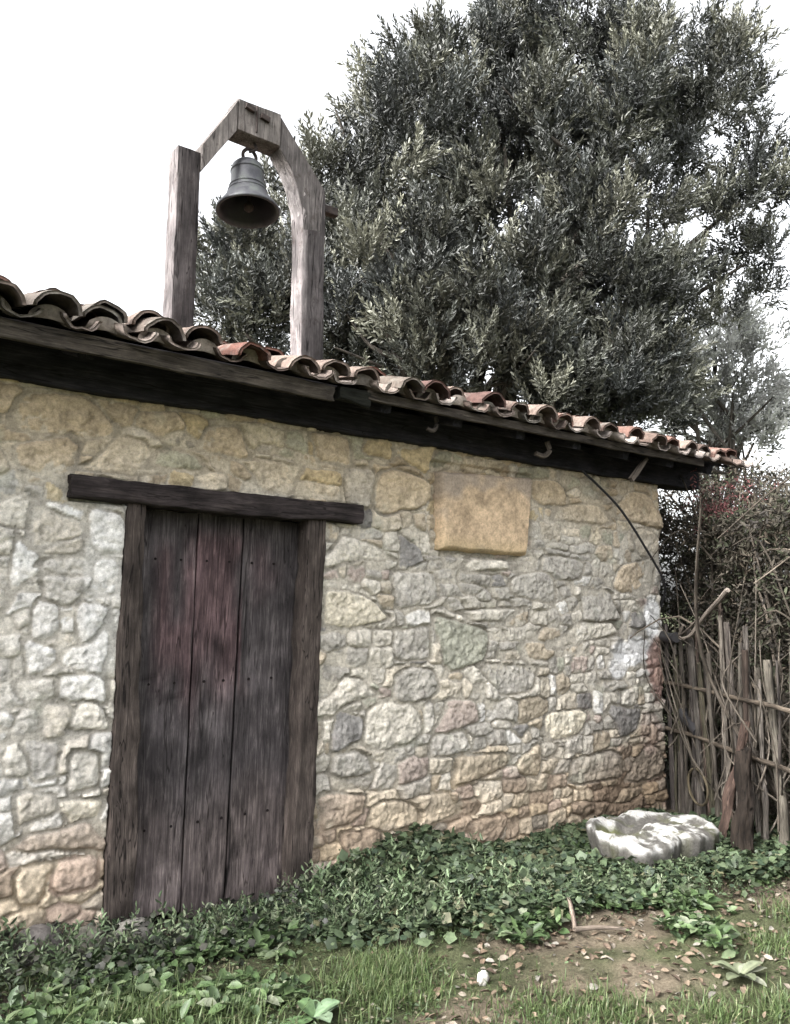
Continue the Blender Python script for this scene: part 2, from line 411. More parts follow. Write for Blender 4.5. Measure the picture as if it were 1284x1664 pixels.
# ------------------------------------------------------------------ chapel: rubble wall
chapel = thing('stone_chapel', 'small rubble stone chapel with weathered plank door and red tiled roof', 'chapel')
XL, XR, DEP, RZ = -1.8, 5.92, 2.7, .035
SLOPE = math.tan(RAD(17)); RIDGE_Y = 1.2; EAVE_Y = -.40; EAVE_Z = 2.61
def roof_z(y): return EAVE_Z + (RIDGE_Y - EAVE_Y - np.abs(np.asarray(y, float) - RIDGE_Y)) * SLOPE
PAL = dict(grey=(.365, .345, .31), pale=(.51, .475, .41), white=(.56, .55, .53), tan=(.42, .345, .245), sand=(.46, .405, .32), cream=(.58, .52, .40),
           ochre=(.46, .36, .24), pink=(.38, .30, .265), moss=(.32, .33, .26), brown=(.32, .255, .20), dark=(.19, .185, .185), yellow=(.46, .37, .21))
LEN = [XR - XL, DEP, XR - XL, DEP]
CORN = [A([XL, 0]), A([XR, 0]), A([XR, DEP]), A([XL, DEP]), A([XL, 0])]
CU = np.r_[XL, XL + np.cumsum(LEN)]
def wall_pos(u):
    u = np.clip(u, CU[0], CU[-1]); P = np.zeros(u.shape + (2,))
    for k in range(4):
        t = (u - CU[k]) / LEN[k]; s = (u >= CU[k]) & (u <= CU[k + 1] + 1e-9)
        P[s] = (CORN[k] + t[..., None] * (CORN[k + 1] - CORN[k]))[s]
    return P
us = np.concatenate([np.arange(XL, .8, .013), np.arange(.8, XR + .12, .0072), np.arange(XR + .12, CU[2], .03), np.arange(CU[2], CU[4], .07), [CU[4]]])
Pm = (wall_pos(us - RZ) + wall_pos(us) + wall_pos(us + RZ)) / 3
tg = norm(wall_pos(us + RZ) - wall_pos(us - RZ)); NRM = np.stack([tg[:, 1], -tg[:, 0]], -1)
ztop = np.where((Pm[:, 1] > .02), np.minimum(roof_z(Pm[:, 1]) - .12, 3.2), 2.5); ztop = np.maximum(ztop, 2.5)
ZB = -.45; nrow = 410
tz = np.linspace(0, 1, nrow)
U, T = np.meshgrid(us, tz, indexing='ij'); Z = ZB + T * (ztop[:, None] - ZB)
# stones laid in wandering courses, each with its own width and height
sites = []
z = ZB - .1
r2 = np.random.default_rng(11)
while z < 3.35:
    low = z < .35
    h = r2.uniform(.065, .115) if low else r2.uniform(.07, .145)
    x = XL - .2 + r2.uniform(0, .2)
    while x < CU[4] + .2:
        wd = r2.uniform(.07, .23) if r2.random() < .8 else r2.uniform(.2, .34)
        if r2.random() < .16 and h > .11:
            for q in (-.25, .25): sites.append((x + wd / 2, z + h / 2 + q * h + r2.normal() * .008, wd * .5, h * .27))
        else:
            sites.append((x + wd / 2 + r2.normal() * .015, z + h / 2 + r2.normal() * .018, wd * .5, h * .5 * r2.uniform(.85, 1.2)))
        x += wd
    z += h
sites = A(sites); ns = len(sites)
uw = U + .060 * fbm(U * 3.5, Z * 3.5, 61, 3) + .020 * fbm(U * 11, Z * 11, 64, 4, .6)
zw = Z + .060 * fbm(U * 3.1 + 9, Z * 3.1, 66, 3) + .020 * fbm(U * 10, Z * 10, 69, 4, .6)
D1 = np.full(U.shape, 9.); D2 = np.full(U.shape, 9.); ID = np.zeros(U.shape, int)
for i0 in range(0, len(us), 50):
    for j0 in range(0, nrow, 50):
        sl_ = (slice(i0, i0 + 50), slice(j0, j0 + 50))
        a, c = uw[sl_], zw[sl_]
        k = np.where((sites[:, 0] > a.min() - .5) & (sites[:, 0] < a.max() + .5) & (sites[:, 1] > c.min() - .35) & (sites[:, 1] < c.max() + .35))[0]
        dx = np.abs(a[..., None] - sites[k, 0]) / sites[k, 2]; dz = np.abs(c[..., None] - sites[k, 1]) / sites[k, 3]
        d = dx * dx * dx + dz * dz * dz
        o = np.argpartition(d, 1, axis=-1)[..., :2]
        da = np.take_along_axis(d, o, -1)
        sw = da[..., 0] > da[..., 1]
        ia = np.where(sw, o[..., 1], o[..., 0])
        D1[sl_] = da.min(-1) ** (1 / 3); D2[sl_] = da.max(-1) ** (1 / 3); ID[sl_] = k[ia]
size = np.minimum(sites[:, 2], sites[:, 3])
E = (D2 - D1) * .5 * size[ID]
# colours and relief of each stone
def zone_pick(x, z, r):
    if z > 1.95: names, p = ['tan', 'sand', 'moss', 'grey', 'yellow', 'pale', 'cream'], [.30, .26, .12, .10, .05, .10, .07]
    elif x < 1.5 and z > .3: names, p = ['white', 'pale', 'grey', 'sand'], [.36, .34, .2, .1]
    elif z < .38: names, p = ['sand', 'brown', 'pink', 'tan', 'grey', 'pale'], [.26, .26, .13, .13, .12, .10]
    else: names, p = ['grey', 'pale', 'sand', 'tan', 'pink', 'moss', 'dark', 'white'], [.36, .28, .14, .06, .05, .03, .03, .05]
    return A(PAL[names[r.choice(len(names), p=p)]])
scol = A([zone_pick(s[0], s[1], r2) * r2.uniform(.8, 1.12) for s in sites])
samp = r2.uniform(.012, .034, ns); stx = r2.normal(size=ns) * .09; stz = r2.normal(size=ns) * .10 + .05
cu_, cz_ = sites[:, 0].copy(), sites[:, 1].copy()
uw2 = U + .045 * fbm(U * 5, Z * 5, 71, 3) + .012 * fbm(U * 22, Z * 22, 76, 3); zw2 = Z + .045 * fbm(U * 5 + 5, Z * 5, 73, 3) + .012 * fbm(U * 22, Z * 22, 78, 3)
for (sx, sz, a, h, cn) in STAMPS:
    du, dz = (uw2 - sx) / a, (zw2 - sz) / h; k1, k2, k3 = r2.normal(size=3) * .22
    du, dz = du * (1 + k1 * np.clip(dz, -1.3, 1.3)) + k3 * .6 * np.clip(dz, -1.5, 1.5), dz * (1 + k2 * np.clip(du, -1.3, 1.3))
    pe = r2.choice([3.2, 5, 8.]); rr = (np.abs(du) ** pe + np.abs(dz) ** pe) ** (1 / pe)
    rr = np.maximum(rr, np.abs(du * r2.choice([-1, 1]) * .62 + dz * .62) * r2.uniform(.9, 1.1))        # a knocked-off corner
    e = (1 - rr) * min(a, h)
    k = e > -.012
    ID[k] = len(scol); E[k] = np.maximum(e[k], 0)
    scol = np.vstack([scol, A(PAL[cn]) * r2.uniform(.95, 1.1)]); samp = np.r_[samp, r2.uniform(.020, .034)]
    stx = np.r_[stx, r2.normal() * .05]; stz = np.r_[stz, r2.normal() * .05 + .02]; cu_ = np.r_[cu_, sx]; cz_ = np.r_[cz_, sz]
scol = scol * .62 + A([.40, .375, .335]) * .38 * (scol.mean(1, keepdims=True) / .38) ** .7
prof = .78 * sstep(.0, .008, E) ** .8 + .22 * sstep(.0, .03, E)
fa = np.abs(fbm(U * 11 + ID * 3.7, Z * 11 + ID * 1.9, 81, 3, .6)); fb = np.abs(fbm(U * 26 + ID * 1.3, Z * 26, 85, 3, .6))
surf = .050 * (fa - .08) + .026 * (fb - .08) + .010 * fbm(U * 5 + ID * 3.1, Z * 5, 87, 2)      # chipped, ridged faces
H = -.016 + samp[ID] * prof + prof * (stx[ID] * (U - cu_[ID]) + stz[ID] * (Z - cz_[ID]) + surf)
MO = -.0115 + .016 * fbm(U * 2.3, Z * 2.3, 91, 3) + .010 * fbm(U * 13, Z * 13, 94, 3) + .006 * fbm(U * 50, Z * 50, 97, 2)
MO = MO + .006 * np.abs(fbm(U * 60, Z * 60, 98, 2)) + .008 * sstep(.4, .9, Z) - .010 * sstep(.45, .1, Z)
kst = sstep(-.001, .003, H - MO)
HT = np.where(H > MO, H, MO) + .012 * fbm(U * 1.2, Z * 1.2, 99, 2)
inl = 1.400 + (U * 0 + Z) / 1.9 * .028; inr = 2.530 + Z / 1.9 * .066
crev = sstep(.010, .002, E) * sstep(-.02, .16, fbm(U * 4.5, Z * 4.5, 261, 3)) * sstep(.2, .0, np.abs(fbm(U * 2, Z * 9, 264, 2)))
pit = sstep(.20, .30, fbm(U * 26, Z * 26, 267, 3)) * kst
HT = HT - .014 * crev - .007 * pit
under = ((U > inl) & (U < inr) & (Z < 1.93)) | ((U > 1.15) & (U < 2.82) & (Z > 1.915) & (Z < 2.028))
HT = np.where(under, -.035, HT)
slab = np.maximum(np.abs(U - 3.878) / .468, np.abs(Z - 2.058) / .312)
HT = HT - .030 * sstep(1.03, .985, slab)          # raked-out joint round the squared slab
mort = A([.42, .388, .332]) * (1 + .5 * fbm(U * 6, Z * 6, 101, 3) + .5 * fbm(U * 40, Z * 40, 104, 2))[..., None]
st_n = (1 + .7 * fbm(U * 14 + ID * 2.1, Z * 14, 107, 4) + .55 * fbm(U * 45, Z * 45, 111, 3))[..., None]
stc = scol[ID] * st_n
rust = sstep(.08, .26, fbm(U * 8 + ID * 5.3, Z * 8, 113, 4))[..., None] * A([.25, .12, .0])          # iron staining inside some stones
stc = stc * (1 - .4 * rust) + .3 * rust * A([.42, .31, .17])
CW = mort * (1 - kst[..., None]) + stc * kst[..., None]
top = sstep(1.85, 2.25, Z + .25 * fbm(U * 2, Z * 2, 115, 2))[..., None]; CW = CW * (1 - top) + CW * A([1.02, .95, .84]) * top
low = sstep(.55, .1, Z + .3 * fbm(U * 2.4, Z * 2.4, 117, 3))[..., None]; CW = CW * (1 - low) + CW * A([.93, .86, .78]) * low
lf = .45 * (sstep(1.6, 1.2, U) * sstep(.2, .5, Z) * sstep(2.0, 1.8, Z))[..., None]; CW = CW * (1 - .45 * lf) + .45 * lf * A([.56, .555, .545])
low_right = (sstep(4.7, 5.3, U + .4 * fbm(U * 2, Z * 2, 119, 3)) * sstep(.65, .3, Z))[..., None]; CW = CW * (1 - low_right) + CW * A([.58, .55, .53]) * low_right  # wall turns darker towards its lower right corner
def blotch(cx, cz, a, h, seed, soft=.25):
    return sstep(1 + soft, 1 - soft, np.hypot((U - cx) / a, (Z - cz) / h) + .9 * fbm(U * 7, Z * 7, seed, 3))[..., None]
for (cx, cz, a, h, c, s, kk) in [(5.76, 1.36, .11, .17, (.78, .78, .78), 121, .9), (5.50, 1.09, .24, .10, (.72, .72, .73), 123, .8), (5.32, .99, .12, .10, (.72, .72, .73), 125, .7),
                                 (5.82, .93, .12, .27, (.27, .15, .13), 127, .7), (5.7, .45, .14, .2, (.34, .25, .22), 131, .4), (1.34, 1.45, .10, .45, (.60, .60, .59), 133, .4)]:
    k = blotch(cx, cz, a, h, s, .18) * kk; CW = CW * (1 - k) + A(c) * k * (1 + .5 * fbm(U * 25, Z * 25, 140, 3))[..., None]
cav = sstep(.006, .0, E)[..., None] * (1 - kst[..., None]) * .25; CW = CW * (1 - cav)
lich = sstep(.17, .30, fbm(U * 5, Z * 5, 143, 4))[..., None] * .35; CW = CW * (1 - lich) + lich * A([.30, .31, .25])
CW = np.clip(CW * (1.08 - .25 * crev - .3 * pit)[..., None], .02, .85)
PX = np.stack([Pm[:, None, 0] + NRM[:, None, 0] * HT, Pm[:, None, 1] + NRM[:, None, 1] * HT, Z], -1)
idx = np.arange(U.size).reshape(U.shape)
F = np.stack([idx[:-1, :-1], idx[1:, :-1], idx[1:, 1:], idx[:-1, 1:]], -1)
uc = (us[:-1] + us[1:]) / 2; zc = (Z[:-1, :-1] + Z[1:, 1:]) / 2
hole = ((uc > 1.50) & (uc < 2.47))[:, None] & (zc < 1.935) & (zc > -.16)
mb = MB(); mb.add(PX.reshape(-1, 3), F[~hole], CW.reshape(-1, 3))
m, nt, b = mat('rubble_stone', .92, .2)
pos = nt.nodes.new('ShaderNodeNewGeometry').outputs['Position']
f1 = noise(nt, pos, 55, 8, .72); f2 = noise(nt, pos, 160, 4, .7)
c = mix(nt, attr(nt, 'Col').outputs['Color'], ramp(nt, f1, [(.28, .62), (.5, 1.05), (.72, 1.4)]), 1., 'MULTIPLY')
c = mix(nt, c, ramp(nt, f2, [(.3, .85), (.65, 1.1)]), 1., 'MULTIPLY')
nt.links.new(c, b.inputs['Base Color']); bump(nt, b, f1, .7, .012)
STONE = m
mb.build('wall', m, chapel, smooth=True)

# square dressed slab set in the wall
gu, gv = np.meshgrid(np.linspace(0, 1, 110), np.linspace(0, 1, 80), indexing='ij')
q = [A([3.462, 1.790]), A([4.272, 1.778]), A([4.318, 2.345]), A([3.448, 2.300])]
P2 = ((1 - gu) * (1 - gv))[..., None] * q[0] + (gu * (1 - gv))[..., None] * q[1] + (gu * gv)[..., None] * q[2] + ((1 - gu) * gv)[..., None] * q[3]
P2 = P2 + .014 * np.stack([fbm(gu * 0 + gv * 6, gu * 2, 151, 3) * (np.abs(gu - .5) * 2) ** 3, fbm(gu * 7, gv * 2, 153, 3) * (np.abs(gv - .5) * 2) ** 3], -1)
ed = np.minimum(np.minimum(gu, 1 - gu) * .85, np.minimum(gv, 1 - gv) * .55) + .012 * fbm(gu * 9, gv * 7, 155, 3)
yy = -.052 * sstep(-.004, .03, ed) ** .6 - .012 * fbm(gu * 4, gv * 3, 157, 4) - .006 * fbm(gu * 20, gv * 14, 158, 3) - .02 * gv + .0
yy = np.where((gu <= 0) | (gu >= 1) | (gv <= 0) | (gv >= 1), .06, yy)
pc = A([.53, .40, .27]) * (.95 + .9 * fbm(gu * 5, gv * 4, 161, 5, .6) + .7 * fbm(gu * 22, gv * 16, 163, 3))[..., None]
gk = sstep(.02, .22, fbm(gu * 2.6, gv * 2.2, 165, 4))[..., None] * .75; pc = pc * (1 - gk) + A([.30, .255, .215]) * gk
yk = (sstep(.25, .0, gv) * .5)[..., None]; pc = pc * (1 - yk) + A([.50, .385, .22]) * yk
mb = MB(); idx = np.arange(gu.size).reshape(gu.shape)
F = np.stack([idx[:-1, :-1], idx[1:, :-1], idx[1:, 1:], idx[:-1, 1:]], -1).reshape(-1, 4)
mb.add(np.stack([P2[..., 0], yy, P2[..., 1]], -1).reshape(-1, 3), F, np.clip(pc, .03, .8).reshape(-1, 3))
mb.build('stone_slab', STONE, chapel, smooth=True, label='large squared ochre stone slab set in the wall')

# ------------------------------------------------------------------ woodwork
WOOD = wood_mat('weathered_oak', (.010, .0085, .0095), (.026, .0228, .0235), (.058, .0515, .051), .9, .8)
GREY = wood_mat('silvered_wood', (.04, .035, .031), (.105, .092, .081), (.22, .198, .176), .9, .8)
DARK = wood_mat('dark_eaves_timber', (.010, .010, .012), (.022, .021, .025), (.048, .045, .048), .9, .7)
mb = MB(); timber(mb, (1.150, .02, 1.972), (2.822, .02, 1.970), (0, 1, 0), .16, .108, 90, .010, .007, 1., .16, (1.35, 1.24, 1.2), ragged=.03)
mb.build('lintel', WOOD, chapel, True)
for (b0, t0, w0, w1) in (((1.474, .030, -.30), (1.476, .030, 1.922), .150, .100), ((2.462, .030, -.30), (2.536, .030, 1.922), .125, .122)):
    mb = MB(); timber(mb, b0, t0, (1, 0, 0), w0, .12, 90, .009, .008, w1 / w0, .14, (.58, .53, .535)); mb.build('jamb', GREY, chapel, True)
mb = MB()
planks = [(1.510, 1.520, 1.858, 1.834, -.115), (1.869, 1.846, 2.131, 2.080, -.165), (2.143, 2.093, 2.530, 2.490, -.235)]
for i, (tl, bl, tr, br, zb) in enumerate(planks):
    timber(mb, ((bl + br) / 2, .128 + .005 * i, zb), ((tl + tr) / 2, .130, 1.905), (1, 0, 0), br - bl, .032, 120, .0022, .002, (tr - tl) / (br - bl), .1, (1, 1, 1), ragged=.03)
timber(mb, (1.99, .185, -.2), (1.99, .185, 1.92), (1, 0, 0), .98, .03, 8, .001, 0, 1, .1, (.08, .08, .08))
V = np.concatenate(mb.v)
def door_col(V):
    x, z = V[:, 0], V[:, 2]
    st = .7 * fbm(x * 40, z * 2.5, 171, 4)
    k = sstep(.14, .36, .5 - np.abs((x - 1.955 - .05 * (z - 1.4)) / .78) + .9 * st) * sstep(.72, 1.25, z + .5 * fbm(x * 25, z * 2, 173, 3)) * sstep(1.88, 1.74, z + .1 * st)
    C = 2.3 * np.ones((len(V), 3)) * (1 + .35 * fbm(x * 9, z * 1.5, 175, 3))[:, None]
    C = C * (1 - k[:, None]) + A([3.5, 2.65, 2.7]) * k[:, None] * (1 + .6 * fbm(x * 45, z * 4, 176, 3))[:, None]
    d = sstep(.62, .2, z + .35 * fbm(x * 9, z * 3, 178, 3))[:, None]; C = C * (1 - d) + A([4.0, 3.75, 3.5]) * d
    d = (np.exp(-((x - 1.80 - .1 * (z - .25)) / .022) ** 2) * sstep(.02, .1, z) * sstep(.60, .35, z))[:, None]; C = C + 4.5 * d * A([1, .98, .95])
    d = (sstep(1.60, 1.75, x) * sstep(.35, .2, z) * sstep(-.2, .0, z) * sstep(1.87, 1.80, x))[:, None] * .6; C = C + d * A([1.4, 1.35, 1.3])
    for (kx, kz) in ((2.02, 1.52), (1.62, 1.18), (1.60, 1.05), (1.75, .95), (2.28, .72), (1.70, .33)):
        C = C * (1 - .8 * np.exp(-((x - kx) / .012) ** 2 - ((z - kz) / .018) ** 2))[:, None]
    sm = sstep(.05, .22, fbm(x * 5 + 3, z * 3, 179, 4))[:, None]; C = C * (1 + .7 * sm)
    cr = sstep(.012, .003, np.abs(x - 2.10 - .018 * np.sin(z * 9) + .02 * fbm(z * 5, x * 0, 180, 3))) * sstep(.42, .30, z)
    return C * (1 - .85 * cr)[:, None]
o = 0
for i in range(len(mb.c)):
    if i < 9: mb.c[i] = door_col(mb.v[i])
for (nx_, nz_) in [(x_, z_) for z_ in (.30, 1.02, 1.66) for x_ in (1.62, 1.76, 1.93, 2.05, 2.20, 2.34)]:
    lathe(mb, [(0, .004), (.006, .003), (.008, -.004)], (0, 0, 0), 10, (.5, .42, .4), ((1, 0, 0), (0, 0, -1), (0, 1, 0)))
    mb.v[-1] = mb.v[-1] + A([nx_ + .012 * math.sin(nx_ * 91 + nz_ * 37), .1115, nz_])
mb.build('door', WOOD, chapel, True, label='three weathered planks with worn red paint and rotted foot')
mb = MB(); timber(mb, (1.48, -.02, -.25), (2.50, -.02, -.26), (0, 1, 0), .30, .10, 40, .012, .01, 1, .35, (.5, .48, .42)); mb.build('threshold', STONE, chapel, True)

# ------------------------------------------------------------------ roof
RX0, RX1 = -2.2, 6.46
LEFTX = -1.95
def sl_pt(x, s, n, side=1):      # point on a roof slope: s up the slope from the eave, n above the deck
    a = RAD(17)
    if side > 0: return np.stack([x, EAVE_Y + s * math.cos(a) - n * math.sin(a), EAVE_Z + s * math.sin(a) + n * math.cos(a)], -1)
    return np.stack([x, 2 * RIDGE_Y - EAVE_Y - s * math.cos(a) + n * math.sin(a), EAVE_Z + s * math.sin(a) + n * math.cos(a)], -1)
r3 = np.random.default_rng(5)
TC = [(.12, .055, .042), (.09, .05, .042), (.14, .08, .064), (.095, .066, .054), (.16, .12, .10), (.13, .058, .043)]
TP = [(.19, .155, .135), (.15, .12, .105), (.11, .082, .07), (.25, .215, .195)]
def tile(mb, x, s, ln, rad, up, lift, side, col, rot, tilt):
    na, nl, th = 12, 6, .017
    ang = np.linspace(0, math.pi, na + 1)
    t = np.linspace(0, 1, nl + 1)
    Vs = []
    for rr in (0, th):
        R_ = (rad - rr) * (1 - .14 * (t if up else 1 - t))
        X = np.cos(ang)[None] * R_[:, None]; Y = (np.sin(ang)[None] * R_[:, None]) * (.80 if up else -.66)
        if not up: Y = Y + rad * .66
        S = s + t[:, None] * ln + 0 * X; Nn = lift + Y + tilt * (1 - t[:, None])
        X = X * (1 + .03 * fbm(S * 9 + x * 7, X * 9, 181, 2)) + rot * (t[:, None] - .5) * ln
        Nn = Nn + .022 * fbm(S * 8 + x * 9, ang[None] * 2 + x, 183, 2); S = S + .035 * fbm(ang[None] * 3 + x * 31, t[:, None] * 0 + s * 7, 185, 3)
        Vs.append(sl_pt(x + X, S, Nn, side))
    Vt, Vb = Vs
    k = (nl + 1) * (na + 1); i = np.arange(k).reshape(nl + 1, na + 1)
    q = np.stack([i[:-1, :-1], i[:-1, 1:], i[1:, 1:], i[1:, :-1]], -1).reshape(-1, 4)
    def strip(a, b): return np.stack([a[:-1], a[1:], b[1:], b[:-1]], -1)
    Fs = np.concatenate([q, (q + k)[:, ::-1], strip(i[0], i[0] + k), strip(i[-1], i[-1] + k), strip(i[:, 0], i[:, 0] + k), strip(i[:, -1], i[:, -1] + k)])
    c = A(col)[None] * (1 + .3 * fbm(np.tile(i.ravel() * .37, 2) + x * 3, np.full(2 * k, s), 187, 2))[:, None]
    mb.add(np.concatenate([Vt.reshape(-1, 3), Vb.reshape(-1, 3)]), Fs, c)
mb = MB()
xs = np.arange(-1.93, 6.45, .237)
for side in (1, -1):
    for x in xs:
        for j in range(5):
            def pick(low_=False):
                c = A(TP[r3.choice(4)] if low_ else TC[r3.choice(len(TC))]) * r3.uniform(.75, 1.15)
                if r3.random() < (.5 if x < 1.5 else .08): c = c * .35 + A([.072, .072, .061]) * .7
                return c
            ov = r3.normal() * .022 if j == 0 else r3.normal() * .012
            tile(mb, x + .118 + r3.normal() * .008, j * .345 - .06 + ov, .43, .098, False, .002 + .016 * (j > 0), side, pick(True), r3.normal() * .05, .02 * (j > 0))
            tile(mb, x + r3.normal() * .016, j * .345 - .05 + r3.normal() * .04, .43, .096 + r3.normal() * .007, True, .030 + r3.normal() * .009, side, pick(), r3.normal() * .08, .022 + .01 * r3.random())
            if j == 0:        # mortar bedded under the eaves end of the cover tile
                aa = np.linspace(0, math.pi, 11); xx = np.cos(aa) * .086; nn_ = .022 + np.sin(aa) * .068
                pv = sl_pt(np.r_[x + xx, x], np.r_[.0 + .025 * r3.random(11), .0], np.r_[nn_, .03], side)
                mb.tris(pv, np.stack([np.arange(10), np.arange(1, 11), np.full(10, 11)], -1), A([.21, .18, .155]) * r3.uniform(.5, 1.3))
            if j == 0 and side > 0 and x < 1.6:        # a second cover tile bedded on the first row near the left end
                tile(mb, x + r3.normal() * .012, .03 + r3.normal() * .02, .40, .092, True, .068, side, pick(), r3.normal() * .05, .02)
for i, x in enumerate(np.arange(-1.95, 6.3, .36)):      # ridge
    na = 12; ang = np.linspace(0, math.pi, na + 1); t = np.linspace(0, 1, 4)
    Vv = np.stack([x + t[:, None] * .42 + 0 * ang[None], RIDGE_Y + np.cos(ang)[None] * (.105 - .012 * t[:, None]), roof_z(RIDGE_Y) + .035 + np.sin(ang)[None] * (.105 - .012 * t[:, None])], -1)
    ii = np.arange(Vv.shape[0] * Vv.shape[1]).reshape(Vv.shape[:2])
    mb.add(Vv.reshape(-1, 3), np.stack([ii[:-1, :-1], ii[1:, :-1], ii[1:, 1:], ii[:-1, 1:]], -1).reshape(-1, 4), A(TC[i % 6]) * .9)
m, nt, b = mat('clay_tile', .88, .25)
pos = nt.nodes.new('ShaderNodeNewGeometry').outputs['Position']
f1 = noise(nt, pos, 28, 7, .7); f2 = noise(nt, pos, 9, 6, .65); f3 = noise(nt, pos, 70, 4, .7)
c = mix(nt, attr(nt, 'Col').outputs['Color'], ramp(nt, f1, [(.3, .5), (.7, 1.4)]), 1., 'MULTIPLY')
c = mix(nt, c, (.22, .215, .19), ramp(nt, f2, [(.54, 0.), (.68, .45)]))
c = mix(nt, c, (.045, .045, .04), ramp(nt, f3, [(.55, 0.), (.70, .6)]))
nt.links.new(c, b.inputs['Base Color']); bump(nt, b, f1, .5, .008)
mb.build('roof', m, chapel, True)

mb = MB()      # deck boards under the tiles, one sheet each side
for side in (1, -1):
    for k in range(9):
        s0 = .06 + k * .177; s1 = s0 + .172
        X = A([LEFTX, RX1 - .05, RX1 - .05, LEFTX]); S = A([s0, s0, s1, s1])
        Vt = sl_pt(X, S, -.002 * np.ones(4), side); Vb = sl_pt(X, S, -.022 * np.ones(4), side)
        mb.add(np.concatenate([Vt, Vb]), [[0, 1, 2, 3], [7, 6, 5, 4], [0, 4, 5, 1], [1, 5, 6, 2], [2, 6, 7, 3], [3, 7, 4, 0]], (1, 1, 1), np.concatenate([Vt, Vb]) + k)
mb.build('roof_boards', DARK, chapel)
yk = RIDGE_Y
for x in np.arange(-1.7, 6.4, .56):
    mb = MB(); p0 = sl_pt(A(x), A(.05), A(-.064)); p1 = sl_pt(A(x), A(1.64), A(-.064))
    timber(mb, p0, p1, (1, 0, 0), .075, .078, 20, .004, .004, 1, .2, (1, 1, 1), ragged=.03); mb.build('rafter', DARK, chapel, True)
mb = MB(); timber(mb, (LEFTX + .1, .035, 2.542), (6.42, .035, 2.542), (0, 1, 0), .18, .19, 80, .006, .008, 1, .12, (1, 1, 1), ragged=.03); mb.build('wall_plate', DARK, chapel, True)
mb = MB(); timber(mb, (LEFTX, EAVE_Y + .012, 2.566), (2.375, EAVE_Y + .012, 2.560), (0, 1, 0), .026, .082, 90, .003, .004, 1, .1, (.62, .60, .56), ragged=.03); mb.build('fascia_board', GREY, chapel, True)
mb = MB(); timber(mb, (2.62, EAVE_Y + .014, 2.590), (5.95, EAVE_Y + .014, 2.592), (0, 1, 0), .026, .052, 90, .003, .004, 1, .1, (.55, .53, .50), ragged=.04); mb.build('fascia_board', GREY, chapel, True)
mb = MB(); timber(mb, (2.43, EAVE_Y + .03, 2.580), (2.62, EAVE_Y + .03, 2.575), (0, 1, 0), .05, .09, 20, .012, .01, 1, .3, (.5, .55, .35), ragged=.03); mb.build('board_stub', DARK, chapel, True)
mb = MB(); timber(mb, (5.12, -.30, 2.38), (5.32, -.30, 2.565), (0, 1, 0), .03, .035, 14, .003, .002, 1, .2, (.9, .85, .8)); mb.build('eaves_bracket', GREY, chapel, True)
mb = MB(); tube(mb, smooth_path([(4.10, -.28, 2.46), (4.17, -.29, 2.45), (4.215, -.30, 2.49), (4.19, -.30, 2.55)], 16), .018, 8, (.8, .76, .72)); mb.build('eaves_hook', GREY, chapel, True)
mb = MB(); tube(mb, smooth_path([(3.12, -.30, 2.49), (3.16, -.31, 2.48), (3.19, -.31, 2.52), (3.18, -.31, 2.57)], 14), .014, 8, (.45, .43, .42)); mb.build('eaves_hook', GREY, chapel, True)

# ------------------------------------------------------------------ bell frame on the roof
FR = wood_mat('frame_concrete', (.065, .061, .062), (.125, .119, .120), (.23, .22, .217), .92, .6, spots=(.055, .045, .042))
bf = part_empty('bell_frame', chapel)
FY0, FT = .27, .13; fy = FY0 + FT / 2
def lit_left_side(mb, xe, amt=1.):            # light from the left sky, painted into the left-facing sides
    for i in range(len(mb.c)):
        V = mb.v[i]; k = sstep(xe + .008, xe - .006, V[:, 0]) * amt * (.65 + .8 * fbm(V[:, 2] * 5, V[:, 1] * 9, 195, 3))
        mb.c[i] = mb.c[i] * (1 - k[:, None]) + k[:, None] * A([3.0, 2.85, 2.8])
mb = MB(); timber(mb, (1.795, fy, 2.74), (1.797, fy, 4.045), (1, 0, 0), .137, FT, 50, .004, .003, 1, .07, (.44, .40, .40)); lit_left_side(mb, 1.735, .45); mb.build('post', FR, bf, True)
mb = MB(); timber(mb, (2.655, fy, 2.74), (2.645, fy, 4.105), (1, 0, 0), .165, FT + .006, 50, .005, .003, 1, .07, (.52, .49, .49)); lit_left_side(mb, 2.578); mb.build('post', FR, bf, True)
def prism(mb, poly, y0, y1, col, nsub=10):
    P = A(poly, float); Q = []
    for i in range(len(P)):
        for k in range(nsub): Q.append(P[i] * (1 - k / nsub) + P[(i + 1) % len(P)] * (k / nsub))
    Q = A(Q); n = len(Q); cen = Q.mean(0)
    Q = Q + .006 * np.stack([fbm(Q[:, 0] * 9, Q[:, 1] * 9, 191, 3), fbm(Q[:, 0] * 9, Q[:, 1] * 9 + 7, 192, 3)], -1)
    inn = cen + (Q - cen) * .955
    rings = [(inn, y0), (Q, y0 + .010), (Q, y1 - .010), (inn, y1)]
    V = np.concatenate([np.stack([r_[:, 0], np.full(n, y), r_[:, 1]], -1) for r_, y in rings] + [[[cen[0], y0, cen[1]], [cen[0], y1, cen[1]]]])
    i = np.arange(n); j = (i + 1) % n; g = V[:, [2, 0, 1]] + 3
    for a in range(3): mb.add(V, np.stack([a * n + i, a * n + j, (a + 1) * n + j, (a + 1) * n + i], -1), col, g)
    mb.tris(V, np.stack([i, np.full(n, 4 * n), j], -1), col, g); mb.tris(V, np.stack([3 * n + j, np.full(n, 4 * n + 1), 3 * n + i], -1), col, g)
    return mb
mb = MB(); prism(mb, [(2.085, 4.275), (2.385, 4.272), (2.39, 4.488), (2.09, 4.478)], FY0 - .012, FY0 + FT + .01, (1.02, .96, .90)); mb.build('crosspiece', FR, bf)
